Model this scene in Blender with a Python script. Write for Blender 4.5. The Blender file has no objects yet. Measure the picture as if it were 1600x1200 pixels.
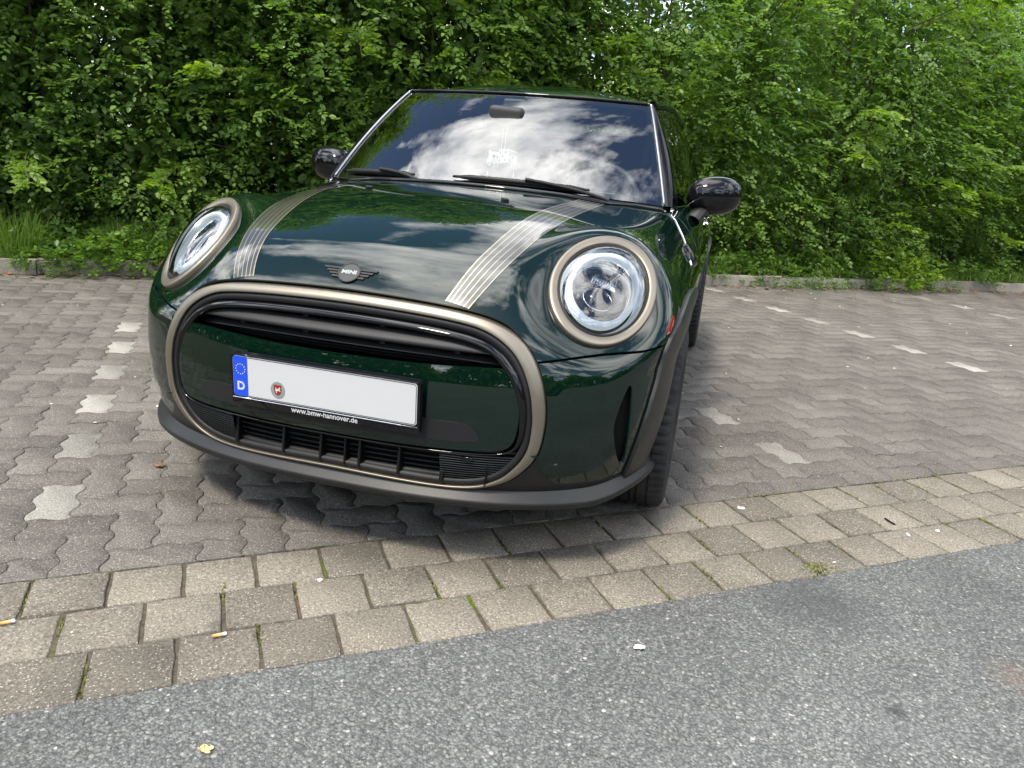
import bpy, bmesh, math, random
import numpy as np
from mathutils import Matrix, Vector

random.seed(7)
rng = np.random.default_rng(7)
S = bpy.context.scene
COL = S.collection
R = math.radians

# ------------------------------------------------------------------ camera
cam_d = bpy.data.cameras.new('camera')
cam_d.sensor_width = 36.0
cam_d.lens = 1159.57 / 1600 * 36
cam_d.clip_start = 0.05
cam_d.clip_end = 600
cam = bpy.data.objects.new('camera', cam_d)
COL.objects.link(cam)


def rot(pit, rol, yaw):
    c, s = math.cos, math.sin
    X = np.array([[1, 0, 0], [0, c(pit), -s(pit)], [0, s(pit), c(pit)]])
    Y = np.array([[c(rol), 0, s(rol)], [0, 1, 0], [-s(rol), 0, c(rol)]])
    Z = np.array([[c(yaw), -s(yaw), 0], [s(yaw), c(yaw), 0], [0, 0, 1]])
    return Z @ X @ Y


CM = rot(-0.293609, -0.078096, 0.253152)
CAMP = np.array([0.913883, -1.641674, 1.088592])
cam.matrix_world = Matrix([[CM[i, 0], CM[i, 2], -CM[i, 1], CAMP[i]] for i in range(3)] + [[0, 0, 0, 1]])
S.camera = cam


def in_frame(p, margin=40):
    d = (np.asarray(p) - CAMP) @ CM
    if d[1] < 0.2:
        return False
    u = 800 + 1159.57 * d[0] / d[1]
    v = 600 - 1159.57 * d[2] / d[1]
    return -margin < u < 1600 + margin and -margin < v < 1200 + margin


# ------------------------------------------------------------------ light
SUN_DIR = np.array([math.sin(R(-163)) * math.cos(R(58)), math.cos(R(-163)) * math.cos(R(58)), math.sin(R(58))])
SUN_DIR = SUN_DIR / np.linalg.norm(SUN_DIR)
sun_el = math.asin(SUN_DIR[2])
sun_az = math.atan2(SUN_DIR[0], SUN_DIR[1])      # clockwise from +Y
world = bpy.data.worlds.new('World')
S.world = world
world.use_nodes = True
wn = world.node_tree.nodes
wl = world.node_tree.links
wn.clear()
w_out = wn.new('ShaderNodeOutputWorld')
w_bg = wn.new('ShaderNodeBackground')
w_bg.inputs['Strength'].default_value = 0.11
w_sky = wn.new('ShaderNodeTexSky')
w_sky.sky_type = 'NISHITA'
w_sky.sun_disc = False
w_sky.sun_elevation = sun_el
w_sky.sun_rotation = sun_az
w_sky.ozone_density = 4.0
w_sky.air_density = 1.0
w_sky.dust_density = 1.0
w_tc = wn.new('ShaderNodeTexCoord')
w_sep = wn.new('ShaderNodeSeparateXYZ')
wl.new(w_tc.outputs['Generated'], w_sep.inputs[0])
# clouds lie on a flat layer: direction / height
w_zadd = wn.new('ShaderNodeMath'); w_zadd.operation = 'ADD'; w_zadd.inputs[1].default_value = 0.12
w_zmax = wn.new('ShaderNodeMath'); w_zmax.operation = 'MAXIMUM'; w_zmax.inputs[1].default_value = 0.02
wl.new(w_sep.outputs['Z'], w_zadd.inputs[0]); wl.new(w_zadd.outputs[0], w_zmax.inputs[0])
w_dx = wn.new('ShaderNodeMath'); w_dx.operation = 'DIVIDE'
w_dy = wn.new('ShaderNodeMath'); w_dy.operation = 'DIVIDE'
wl.new(w_sep.outputs['X'], w_dx.inputs[0]); wl.new(w_zmax.outputs[0], w_dx.inputs[1])
wl.new(w_sep.outputs['Y'], w_dy.inputs[0]); wl.new(w_zmax.outputs[0], w_dy.inputs[1])
w_cmb = wn.new('ShaderNodeCombineXYZ')
wl.new(w_dx.outputs[0], w_cmb.inputs[0]); wl.new(w_dy.outputs[0], w_cmb.inputs[1])
w_cmb.inputs[2].default_value = 55.9
w_n1 = wn.new('ShaderNodeTexNoise')
w_n1.inputs['Scale'].default_value = 1.9
w_n1.inputs['Detail'].default_value = 9
w_n1.inputs['Roughness'].default_value = 0.58
w_n1.inputs['Distortion'].default_value = 0.15
wl.new(w_cmb.outputs[0], w_n1.inputs['Vector'])
w_r1 = wn.new('ShaderNodeValToRGB')
w_r1.color_ramp.elements[0].position = 0.475
w_r1.color_ramp.elements[1].position = 0.575
wl.new(w_n1.outputs['Fac'], w_r1.inputs[0])
w_n2 = wn.new('ShaderNodeTexNoise')
w_n2.inputs['Scale'].default_value = 4.2
w_n2.inputs['Detail'].default_value = 7
w_n2.inputs['Roughness'].default_value = 0.6
wl.new(w_cmb.outputs[0], w_n2.inputs['Vector'])
w_r2 = wn.new('ShaderNodeValToRGB')
w_r2.color_ramp.elements[0].position = 0.32
w_r2.color_ramp.elements[0].color = (0.36, 0.38, 0.42, 1)
w_r2.color_ramp.elements[1].position = 0.68
w_r2.color_ramp.elements[1].color = (1.0, 0.985, 0.95, 1)
wl.new(w_n2.outputs['Fac'], w_r2.inputs[0])
# clouds scatter more light near the sun
w_dot = wn.new('ShaderNodeVectorMath'); w_dot.operation = 'DOT_PRODUCT'
w_dot.inputs[1].default_value = SUN_DIR
wl.new(w_tc.outputs['Generated'], w_dot.inputs[0])
w_mr = wn.new('ShaderNodeMapRange')
w_mr.interpolation_type = 'SMOOTHSTEP'
w_mr.inputs['From Min'].default_value = 0.1
w_mr.inputs['From Max'].default_value = 1.0
w_mr.inputs['To Min'].default_value = 18.0
w_mr.inputs['To Max'].default_value = 36.0
wl.new(w_dot.outputs['Value'], w_mr.inputs[0])
w_cl = wn.new('ShaderNodeMix'); w_cl.data_type = 'RGBA'; w_cl.blend_type = 'MULTIPLY'
w_cl.inputs['Factor'].default_value = 1.0
wl.new(w_r2.outputs['Color'], w_cl.inputs['A']); wl.new(w_mr.outputs[0], w_cl.inputs['B'])
w_mix = wn.new('ShaderNodeMix'); w_mix.data_type = 'RGBA'
wl.new(w_r1.outputs['Color'], w_mix.inputs['Factor'])
wl.new(w_sky.outputs['Color'], w_mix.inputs['A']); wl.new(w_cl.outputs['Result'], w_mix.inputs['B'])
wl.new(w_mix.outputs['Result'], w_bg.inputs['Color'])
wl.new(w_bg.outputs[0], w_out.inputs['Surface'])

sun_d = bpy.data.lights.new('sun', 'SUN')
sun_d.energy = 2.3
sun_d.angle = R(9.0)
sun_d.color = (1.0, 0.91, 0.77)
sun = bpy.data.objects.new('sun', sun_d)
COL.objects.link(sun)
sun.rotation_euler = Vector(SUN_DIR).to_track_quat('Z', 'Y').to_euler()

S.view_settings.view_transform = 'Standard'
S.view_settings.look = 'None'
S.view_settings.exposure = 1.10
S.view_settings.gamma = 1.0
S.view_settings.use_curve_mapping = False
S.render.engine = 'CYCLES'
S.cycles.use_denoising = True
S.cycles.max_bounces = 8
S.cycles.transparent_max_bounces = 12
S.cycles.caustics_reflective = False
S.cycles.caustics_refractive = False


# ------------------------------------------------------------------ materials
def mat(name, col=(.5, .5, .5), rough=.5, metal=0., spec=.5, coat=0., coat_rough=.02, trans=0., emis=None):
    m = bpy.data.materials.new(name)
    m.use_nodes = True
    b = m.node_tree.nodes['Principled BSDF']
    b.inputs['Base Color'].default_value = (*col, 1)
    b.inputs['Roughness'].default_value = rough
    b.inputs['Metallic'].default_value = metal
    b.inputs['Specular IOR Level'].default_value = spec
    b.inputs['Coat Weight'].default_value = coat
    b.inputs['Coat Roughness'].default_value = coat_rough
    b.inputs['Coat IOR'].default_value = 1.55
    b.inputs['Transmission Weight'].default_value = trans
    return m


class NT:
    """small node-graph helper"""
    def __init__(self, m):
        self.t = m.node_tree
        self.b = self.t.nodes.get('Principled BSDF')

    def n(self, typ, **kw):
        x = self.t.nodes.new('ShaderNode' + typ)
        for k, v in kw.items():
            if k.startswith('_'):
                setattr(x, k[1:], v)
            else:
                x.inputs[k.replace('__', ' ')].default_value = v
        return x

    def l(self, a, b):
        self.t.links.new(a, b)

    def coord(self, which='Object'):
        return self.n('TexCoord').outputs[which]

    def noise(self, vec, scale, detail=4, rough=.55, dist=0.):
        x = self.n('TexNoise', Scale=scale, Detail=detail, Roughness=rough, Distortion=dist)
        self.l(vec, x.inputs['Vector'])
        return x.outputs['Fac']

    def vor(self, vec, scale, feature='F1', rand=1.0):
        x = self.n('TexVoronoi', Scale=scale, Randomness=rand)
        x.feature = feature
        self.l(vec, x.inputs['Vector'])
        return x

    def ramp(self, fac, *stops):
        x = self.t.nodes.new('ShaderNodeValToRGB')
        cr = x.color_ramp
        while len(cr.elements) < len(stops):
            cr.elements.new(.5)
        for e, (p, c) in zip(cr.elements, stops):
            e.position = p
            e.color = (*c, 1) if hasattr(c, '__len__') else (c, c, c, 1)
        self.l(fac, x.inputs[0])
        return x.outputs['Color']

    def mix(self, fac, a, b, blend='MIX'):
        x = self.t.nodes.new('ShaderNodeMix')
        x.data_type = 'RGBA'
        x.blend_type = blend
        for sock, v in ((x.inputs['Factor'], fac), (x.inputs['A'], a), (x.inputs['B'], b)):
            if hasattr(v, 'is_linked') or hasattr(v, 'links'):
                self.l(v, sock)
            elif hasattr(v, '__len__'):
                sock.default_value = (*v, 1)
            else:
                sock.default_value = v if sock.type == 'VALUE' else (v, v, v, 1)
        return x.outputs['Result']

    def math(self, op, a, b=0.):
        x = self.t.nodes.new('ShaderNodeMath')
        x.operation = op
        for i, v in enumerate((a, b)):
            if hasattr(v, 'links'):
                self.l(v, x.inputs[i])
            else:
                x.inputs[i].default_value = v
        return x.outputs[0]

    def bump(self, h, strength=.5, dist=.01, to=None):
        x = self.n('Bump', Strength=strength, Distance=dist)
        self.l(h, x.inputs['Height'])
        self.l(x.outputs[0], (to or self.b).inputs['Normal'])
        return x


# paint: dark british green metallic under clear coat
M_GREEN = mat('green_paint', (.0018, .012, .007), .5, 0, .0, 1.0, .008)
g = NT(M_GREEN)
fl = g.vor(g.coord(), 900)
g.l(g.mix(g.ramp(fl.outputs['Color'], (0, 0.), (1, 1.)), (.0006, .0050, .0032), (.0016, .0105, .0065)), g.b.inputs['Base Color'])
M_BLACKGLOSS = mat('gloss_black', (.004, .004, .005), .3, 0, .0, .8, .01)
M_BLACKGLOSS.node_tree.nodes['Principled BSDF'].inputs['Coat IOR'].default_value = 1.5
M_PILLAR = mat('pillar_black', (.006, .006, .008), .3, 0, .0, .35, .02)
M_BLACK = mat('matt_black_plastic', (.008, .008, .009), .55, 0, .35)
M_TRIM = mat('grained_black_plastic', (.018, .018, .020), .42, 0, .45)
g = NT(M_TRIM); g.bump(g.noise(g.coord(), 900, 2), .15, .001)
n_ = g.noise(g.coord(), 14, 5); g.l(g.ramp(n_, (.3, .0045), (.75, .010)), g.b.inputs['Base Color'])
M_DEEP = mat('deep_black_plastic', (.0025, .0025, .0028), .5, 0, .3)
M_SHADOW = mat('cavity_black', (.004, .004, .004), .8, 0, .1)
M_BRONZE = mat('champagne_bronze', (.23, .203, .163), .38, .8, .5)
M_CHROME = mat('chrome', (.75, .76, .77), .08, 1.0)
M_DARKCHROME = mat('dark_chrome', (.30, .31, .33), .12, 1.0)
M_GREYBAR = mat('anthracite_slat', (.010, .010, .011), .6, .0, .5)
M_EMB = mat('emblem_grey', (.035, .038, .040), .55, .0, .3)
M_RUBBER = mat('tyre_rubber', (.018, .018, .018), .75, 0, .25)
g = NT(M_RUBBER); n_ = g.noise(g.coord(), 18, 5); g.l(g.ramp(n_, (.3, .012), (.75, .034)), g.b.inputs['Base Color'])
M_RIM = mat('rim_black', (.012, .012, .013), .22, .2, .5, .6)
M_RIMEDGE = mat('rim_machined', (.55, .56, .57), .22, 1.)
M_STRIPE = mat('stripe_grey', (.030, .032, .031), .34, .4, .5, 1.0, .02)
M_GOLD = mat('stripe_champagne', (.27, .238, .155), .36, .6, .5, 1.0, .02)
M_WHITE = mat('plate_white', (.46, .47, .48), .35, 0, .5)
M_BLUE = mat('plate_blue', (.008, .06, .55), .35, 0, .5)
M_YEL = mat('star_yellow', (.75, .62, .15), .4)
M_RED = mat('red_reflector', (.22, .004, .005), .12, 0, .5, .8)
M_SEAL = mat('seal_grey', (.22, .26, .25), .4, .2)
M_DRL = mat('daylight_ring_white', (.62, .65, .68), .22, 0, .6, .6)
_b = M_DRL.node_tree.nodes['Principled BSDF']
_b.inputs['Emission Color'].default_value = (.78, .90, 1., 1)
_b.inputs['Emission Strength'].default_value = .22
M_BOWL = mat('lamp_bowl', (.035, .037, .040), .15, .6)
M_INT = mat('interior_dark', (.022, .023, .025), .6, 0, .4)
M_INT2 = mat('interior_grey', (.13, .133, .138), .5, 0, .4)
M_DICE = mat('dice_white', (.62, .62, .61), .6)
M_DOT = mat('dice_dot', (.01, .01, .01), .6)


def glass_mat(name, tint, ior):
    m = bpy.data.materials.new(name)
    m.use_nodes = True
    t = m.node_tree
    t.nodes.clear()
    o = t.nodes.new('ShaderNodeOutputMaterial')
    mx = t.nodes.new('ShaderNodeMixShader')
    tr = t.nodes.new('ShaderNodeBsdfTransparent')
    tr.inputs[0].default_value = (*tint, 1)
    gl = t.nodes.new('ShaderNodeBsdfGlossy')
    gl.inputs['Roughness'].default_value = 0.0
    fr = t.nodes.new('ShaderNodeFresnel')
    fr.inputs['IOR'].default_value = ior
    t.links.new(fr.outputs[0], mx.inputs[0])
    t.links.new(tr.outputs[0], mx.inputs[1])
    t.links.new(gl.outputs[0], mx.inputs[2])
    t.links.new(mx.outputs[0], o.inputs[0])
    return m


M_GLASS = glass_mat('windscreen_glass', (.74, .82, .79), 2.4)
M_SIDEGLASS = glass_mat('side_glass', (.30, .36, .34), 1.6)
M_LENS = glass_mat('headlight_glass', (.93, .95, .96), 1.95)


# ------------------------------------------------------------------ mesh helpers
def tag(o, label=None, cat=None, group=None, kind=None):
    if label: o['label'] = label
    if cat: o['category'] = cat
    if group: o['group'] = group
    if kind: o['kind'] = kind
    return o


def empty(name, loc=(0, 0, 0), rz=0.):
    o = bpy.data.objects.new(name, None)
    o.empty_display_size = .1
    COL.objects.link(o)
    o.location = loc
    o.rotation_euler = (0, 0, rz)
    return o


def mk(name, V, F, m, parent=None, smooth=True, N=None, link=True):
    me = bpy.data.meshes.new(name)
    V = np.asarray(V, float)
    me.from_pydata(V.tolist(), [], [tuple(int(i) for i in f) for f in F])
    ms = m if isinstance(m, (list, tuple)) else [m]
    for x in ms:
        me.materials.append(x)
    if smooth:
        me.polygons.foreach_set('use_smooth', [True] * len(me.polygons))
    me.update()
    if N is not None:
        me.normals_split_custom_set_from_vertices(np.asarray(N, float).tolist())
    o = bpy.data.objects.new(name, me)
    if link:
        COL.objects.link(o)
    if parent:
        o.parent = parent
    return o


def flatten(o, ang=35):
    """sharp edges above an angle, smooth below"""
    me = o.data
    bm = bmesh.new(); bm.from_mesh(me)
    for e in bm.edges:
        e.smooth = not (len(e.link_faces) == 2 and e.calc_face_angle(0) > R(ang))
    for f in bm.faces:
        f.smooth = True
    bm.to_mesh(me); bm.free()
    return o


def join(parts):
    V, F, k = [], [], 0
    for v, f in parts:
        v = np.asarray(v, float)
        V.append(v)
        F += [tuple(int(i) + k for i in q) for q in f]
        k += len(v)
    return np.vstack(V), F


def grid_faces(n, m, cu=False, cv=False):
    F = []
    for i in range(n if cu else n - 1):
        for j in range(m if cv else m - 1):
            a = i * m + j; b = ((i + 1) % n) * m + j
            c = ((i + 1) % n) * m + (j + 1) % m; d = i * m + (j + 1) % m
            F.append((a, b, c, d))
    return F


def box(cx, cy, cz, sx, sy, sz, M=None):
    V = np.array([[x, y, z] for x in (-.5, .5) for y in (-.5, .5) for z in (-.5, .5)]) * [sx, sy, sz]
    if M is not None:
        V = V @ np.asarray(M).T
    F = [(0, 1, 3, 2), (4, 6, 7, 5), (0, 4, 5, 1), (2, 3, 7, 6), (0, 2, 6, 4), (1, 5, 7, 3)]
    return V + [cx, cy, cz], F


def bbox_obj(name, dims, m, parent, loc=(0, 0, 0), rotm=None, bev=.004, seg=2):
    """bevelled box"""
    bm = bmesh.new()
    bmesh.ops.create_cube(bm, size=1)
    for v in bm.verts:
        v.co = Vector((v.co.x * dims[0], v.co.y * dims[1], v.co.z * dims[2]))
    if bev:
        bmesh.ops.bevel(bm, geom=list(bm.edges), offset=bev, segments=seg, affect='EDGES', profile=.6)
    me = bpy.data.meshes.new(name); bm.to_mesh(me); bm.free()
    me.materials.append(m)
    for p in me.polygons: p.use_smooth = True
    o = bpy.data.objects.new(name, me); COL.objects.link(o)
    o.location = loc
    if rotm is not None:
        o.rotation_euler = Matrix(np.asarray(rotm).tolist()).to_euler()
    if parent: o.parent = parent
    return flatten(o, 40)


def tube(path, rad, n=8, closed=False, caps=True, squash=None):
    """tube along a polyline; rad scalar or list"""
    P = np.asarray(path, float); k = len(P)
    rad = np.broadcast_to(np.asarray(rad, float), (k,))
    if closed:
        T = np.roll(P, -1, 0) - np.roll(P, 1, 0)
    else:
        T = np.gradient(P, axis=0)
    T /= np.linalg.norm(T, axis=1)[:, None] + 1e-12
    up = np.array([0, 0, 1.]) if abs(T[0][2]) < .9 else np.array([1., 0, 0])
    V = []
    a = np.cross(up, T[0]); a /= np.linalg.norm(a)
    for i in range(k):
        a = a - T[i] * (a @ T[i]); a /= np.linalg.norm(a) + 1e-12
        b = np.cross(T[i], a)
        for j in range(n):
            t = 2 * math.pi * j / n
            ra, rb = rad[i], rad[i] * (squash or 1)
            V.append(P[i] + a * ra * math.cos(t) + b * rb * math.sin(t))
    F = grid_faces(k, n, closed, True)
    if caps and not closed:
        F.append(tuple(range(n))[::-1]); F.append(tuple((k - 1) * n + j for j in range(n)))
    return np.array(V), F


def lathe(prof, n=48, axis='x'):
    """profile list of (r, h); axis x"""
    V = []
    for i in range(n):
        t = 2 * math.pi * i / n
        for r, h in prof:
            V.append((h, r * math.cos(t), r * math.sin(t)))
    return np.array(V), grid_faces(n, len(prof), True, False)


def sstep(a, b, x):
    t = np.clip((x - a) / (b - a), 0, 1)
    return t * t * (3 - 2 * t)


def chaikin(P, it=2, closed=False):
    P = np.asarray(P, float)
    for _ in range(it):
        if closed:
            Q = np.roll(P, -1, 0)
            P = np.stack([.75 * P + .25 * Q, .25 * P + .75 * Q], 1).reshape(-1, P.shape[1])
        else:
            Q = np.stack([.75 * P[:-1] + .25 * P[1:], .25 * P[:-1] + .75 * P[1:]], 1).reshape(-1, P.shape[1])
            P = np.vstack([P[:1], Q, P[-1:]])
    return P


def resample(P, n, closed=True):
    P = np.asarray(P, float)
    if closed:
        P = np.vstack([P, P[:1]])
    d = np.r_[0, np.cumsum(np.linalg.norm(np.diff(P, axis=0), axis=1))]
    t = np.linspace(0, d[-1], n + 1)[:-1] if closed else np.linspace(0, d[-1], n)
    return np.stack([np.interp(t, d, P[:, i]) for i in range(P.shape[1])], 1)


def sym_poly(half, it=3, n=200):
    """closed symmetric polygon from its right half, listed top centre -> bottom centre"""
    h = np.asarray(half, float)
    full = np.vstack([h, (h * [-1, 1])[::-1][1:-1]])
    return resample(chaikin(full, it, True), n)


def sdf(px, py, poly):
    """signed distance, negative inside"""
    poly = np.asarray(poly)
    d = np.full(px.shape, 1e9); ins = np.zeros(px.shape, bool)
    for i in range(len(poly)):
        ax, ay = poly[i]; bx, by = poly[(i + 1) % len(poly)]
        ex, ey = bx - ax, by - ay
        wx, wy = px - ax, py - ay
        t = np.clip((wx * ex + wy * ey) / (ex * ex + ey * ey + 1e-15), 0, 1)
        d = np.minimum(d, (wx - t * ex) ** 2 + (wy - t * ey) ** 2)
        c = ((ay <= py) & (by > py)) | ((by <= py) & (ay > py))
        with np.errstate(divide='ignore', invalid='ignore'):
            xi = ax + (py - ay) / (by - ay if abs(by - ay) > 1e-15 else 1e-15) * ex
        ins ^= c & (px < xi)
    d = np.sqrt(d)
    return np.where(ins, -d, d)


def inset(poly, d):
    """offset closed polygon inward by d (array ok); polygon resampled, gently curved"""
    P = np.asarray(poly)
    T = np.roll(P, -1, 0) - np.roll(P, 1, 0)
    T /= np.linalg.norm(T, axis=1)[:, None]
    n = np.stack([T[:, 1], -T[:, 0]], 1)
    area = .5 * np.sum(P[:, 0] * np.roll(P[:, 1], -1) - np.roll(P[:, 0], -1) * P[:, 1])
    if area > 0:
        n = -n
    return P + n * np.broadcast_to(d, (len(P),))[:, None]


def tris(F):
    T = []
    for f in F:
        for i in range(1, len(f) - 1):
            T.append((f[0], f[i], f[i + 1]))
    return np.array(T, int)


def clip(mesh, s):
    """keep s > 0 part of a triangle mesh (V, N, T); s is one value per vertex, cut is straight inside a triangle"""
    V, N, T = mesh
    pos = s > 0
    cnt = pos[T].sum(1)
    keep = T[cnt == 3]
    V = list(V); N = list(N); out = [tuple(t) for t in keep]
    cache = {}

    def cut(i, j):
        k = (i, j) if i < j else (j, i)
        if k not in cache:
            t = s[k[0]] / (s[k[0]] - s[k[1]])
            V.append(V[k[0]] * (1 - t) + V[k[1]] * t)
            n = N[k[0]] * (1 - t) + N[k[1]] * t
            N.append(n / (np.linalg.norm(n) + 1e-12))
            cache[k] = len(V) - 1
        return cache[k]
    for t in T[(cnt > 0) & (cnt < 3)]:
        poly = []
        for a in range(3):
            i, j = int(t[a]), int(t[(a + 1) % 3])
            if pos[i]: poly.append(i)
            if pos[i] != pos[j]: poly.append(cut(i, j))
        for a in range(1, len(poly) - 1):
            out.append((poly[0], poly[a], poly[a + 1]))
    T2 = np.array(out, int).reshape(-1, 3)
    V = np.array(V); N = np.array(N)
    used, inv = np.unique(T2, return_inverse=True)
    return V[used], N[used], inv.reshape(-1, 3)


def panel(name, mesh, m, parent, off=0., rim=.012):
    """surface patch with a turned-in rim all round"""
    V, N, T = mesh
    V = V + N * off
    e = np.vstack([T[:, [0, 1]], T[:, [1, 2]], T[:, [2, 0]]])
    key = np.sort(e, 1)
    _, idx, c = np.unique(key, axis=0, return_index=True, return_counts=True)
    be = e[idx[c == 1]]
    F = [tuple(t) for t in T]
    if rim and len(be):
        k = len(V)
        bv, inv = np.unique(be, return_inverse=True)
        inv = inv.reshape(-1, 2)
        nb = len(bv)
        # rim normals point away from the patch along the surface
        out = np.zeros((nb, 3))
        for (i, j), (a, b) in zip(be, inv):
            d = V[j] - V[i]
            o_ = np.cross(d, N[i])
            out[a] += o_; out[b] += o_
        out /= np.linalg.norm(out, axis=1)[:, None] + 1e-12
        top = V[bv]; bot = V[bv] - N[bv] * rim
        V = np.vstack([V, top, bot])
        N = np.vstack([N, out * .8 + N[bv] * .5, out])
        F += [(k + b, k + a, k + nb + a, k + nb + b) for a, b in inv]
    return mk(name, V, F, m, parent, True, N / (np.linalg.norm(N, axis=1)[:, None] + 1e-12))


def text_mesh(txt, size, extrude=.0, bold=0., align='CENTER'):
    cu = bpy.data.curves.new('lettering', 'FONT')
    cu.body = txt
    cu.size = size
    cu.extrude = extrude
    cu.offset = bold
    cu.align_x = align
    cu.align_y = 'CENTER'
    cu.resolution_u = 3
    ob = bpy.data.objects.new('lettering', cu)
    COL.objects.link(ob)
    dg = bpy.context.evaluated_depsgraph_get()
    me = bpy.data.meshes.new_from_object(ob.evaluated_get(dg))
    V = np.array([v.co[:] for v in me.vertices])
    F = [tuple(p.vertices) for p in me.polygons]
    bpy.data.objects.remove(ob); bpy.data.curves.remove(cu); bpy.data.meshes.remove(me)
    return V, F


# ================================================================== CAR
# body shape: a plan outline and a bonnet height field, blended with a rounded edge;
# the skin is found by casting rays from inside the car against that shape
HLc = np.array([0.6197, 0.3634, 0.7495])
HLra, HLrb, HLps = .197, .1425, .7047
HLk = (-1.4024, -1.0266, -.4637)
_az, _el = .6092, .7756
HLn = np.array([math.sin(_az) * math.cos(_el), -math.cos(_az) * math.cos(_el), math.sin(_el)])
HLa = np.cross(HLn, [0, 0, 1.]); HLa /= np.linalg.norm(HLa)
HLb = np.cross(HLa, HLn)
HB, Hn, yc1, yc2 = .5519, 2.5801, .9565, 1.5053
hh = (.7253, .8919, .966, 1.0028)
hb0, hb1, kn, ks, A0, c1 = .174, -.0688, .1147, .2402, .8633, .4244


def smax(a, b, k):
    h = np.maximum(k - np.abs(a - b), 0) / k
    return np.maximum(a, b) + h * h * k * .25


def lamp_coords(P):
    d = np.stack([np.abs(P[..., 0]), P[..., 1], P[..., 2]], -1) - HLc
    a = d @ HLa; b = d @ HLb; s = d @ HLn
    u = a * math.cos(HLps) + b * math.sin(HLps); v = -a * math.sin(HLps) + b * math.cos(HLps)
    rho = np.sqrt((u / HLrb) ** 2 + (v / HLra) ** 2) + 1e-9
    ar, br = a / rho, b / rho
    return rho, s + (HLk[0] * ar ** 2 + HLk[1] * br ** 2 + HLk[2] * ar * br)


def body(P):
    x = np.abs(P[..., 0]); y = P[..., 1]; z = P[..., 2]
    A = A0 - c1 * np.maximum(z - .60, 0) ** 2 - .35 * np.maximum(.42 - z, 0) ** 2 - .028 * (1 - sstep(.56, .70, z)) - .018 * (1 - sstep(.26, .48, z))
    A = A * (1 - .16 * np.clip((y - 3.0) / .85, 0, 1.2) ** 2)
    yc = yc1 * np.maximum(z - .47, 0) ** 2 + yc2 * np.maximum(.40 - z, 0) ** 2
    qy = np.maximum((HB - (y - yc)) / HB, 0)
    Sd = ((x / A) ** Hn + qy ** Hn + 1e-12) ** (1 / Hn) - 1
    ys = (0, .35, .8, 1.25)
    yy = np.clip(y, -.3, 1.4); H = 0
    for i in range(4):
        L = 1.
        for j in range(4):
            if j != i: L = L * (yy - ys[j]) / (ys[i] - ys[j])
        H = H + hh[i] * L
    H = H - (hb0 + hb1 * yy) * x * x + .13 * sstep(1.22, 1.9, y) + .009 * (1 - sstep(.34, .54, x)) * sstep(.2, .6, y)
    t = sstep(.3, .65, x)
    F = smax(Sd * .7, z - H, kn + (ks - kn) * t)
    rho, s = lamp_coords(P)
    w = 1 - sstep(1.0, 1.75, rho)
    return F * (1 - w) + w * (s + .004) * .8


def grad(P):
    e = 1e-4
    g = np.stack([body(P + e * d) - body(P - e * d) for d in np.eye(3)], -1)
    return g / (np.linalg.norm(g, axis=-1)[..., None] + 1e-12)


def solve(O, D, t0, t1, it=34):
    """surface point along O + t D, body(t0) < 0 < body(t1)"""
    a = np.full(len(D), t0); b = np.full(len(D), t1)
    for _ in range(it):
        m = (a + b) / 2
        g = body(O + D * m[:, None]) < 0
        a = np.where(g, m, a); b = np.where(g, b, m)
    return O + D * ((a + b) / 2)[:, None]


def Yf(x, z):
    """front skin depth at (x, z)"""
    x = np.asarray(x, float); z = np.broadcast_to(np.asarray(z, float), x.shape)
    O = np.stack([x, np.full_like(x, .9), z], -1)
    return solve(O, np.tile([0., -1., 0.], (len(x), 1)), 0., 1.3)[:, 1]


def Zt(x, y):
    x = np.asarray(x, float); y = np.broadcast_to(np.asarray(y, float), x.shape)
    O = np.stack([x, y, np.full_like(x, .5)], -1)
    return solve(O, np.tile([0., 0., 1.], (len(x), 1)), 0., .8)[:, 2]


def Xs(y, z):
    y = np.asarray(y, float); z = np.broadcast_to(np.asarray(z, float), y.shape)
    O = np.stack([np.full_like(y, .2), y, z], -1)
    return solve(O, np.tile([1., 0., 0.], (len(y), 1)), 0., .8)[:, 0]


car = tag(empty('car'), 'dark green three-door hatchback with champagne bonnet stripes parked askew across the bays', 'car')

# --- front skin chart
naz, nel = 460, 230
az = np.linspace(R(-118), R(118), naz); el = np.linspace(R(-33), R(88), nel)
AZ, EL = np.meshgrid(az, el, indexing='ij')
D = np.stack([np.sin(AZ) * np.cos(EL), -np.cos(AZ) * np.cos(EL), np.sin(EL)], -1).reshape(-1, 3)
O0 = np.array([0., 1.06, .5])
V0 = solve(O0, D, 0., 1.9)
N0 = grad(V0)
T0 = tris(grid_faces(naz, nel))
SK = (V0, N0, T0)

ring_half = [(0, .729), (.2, .724), (.34, .713), (.42, .694), (.48, .662), (.516, .622), (.54, .575), (.554, .53),
             (.561, .48), (.560, .44), (.555, .395), (.544, .36), (.518, .324), (.478, .286), (.41, .2585), (.33, .250), (.2, .253), (0, .258)]
RING = sym_poly(ring_half, 3, 260)
ARCH = chaikin([(.305, .20), (.292, .289), (.284, .361), (.300, .467), (.345, .57), (.362, .645), (.45, .688), (.60, .716), (.80, .728),
                (1.0, .715), (1.14, .66), (1.21, .56), (1.235, .40), (1.24, .20)], 1)
WY, WZ, WR = .775, .308, .308
RWY = 3.27


def arch_sdf(V, cy):
    s = sdf(V[:, 1] - (cy - WY), V[:, 2], ARCH)
    return np.where(np.abs(V[:, 0]) > .45, s, 1.)


def ring_sdf(V):
    return np.where(V[:, 1] < .6, sdf(V[:, 0], V[:, 2], RING), 1.)


def wheel_r(V, cy):
    return np.where(np.abs(V[:, 0]) > .45, np.hypot(V[:, 1] - cy, V[:, 2] - WZ), 9.)


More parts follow.
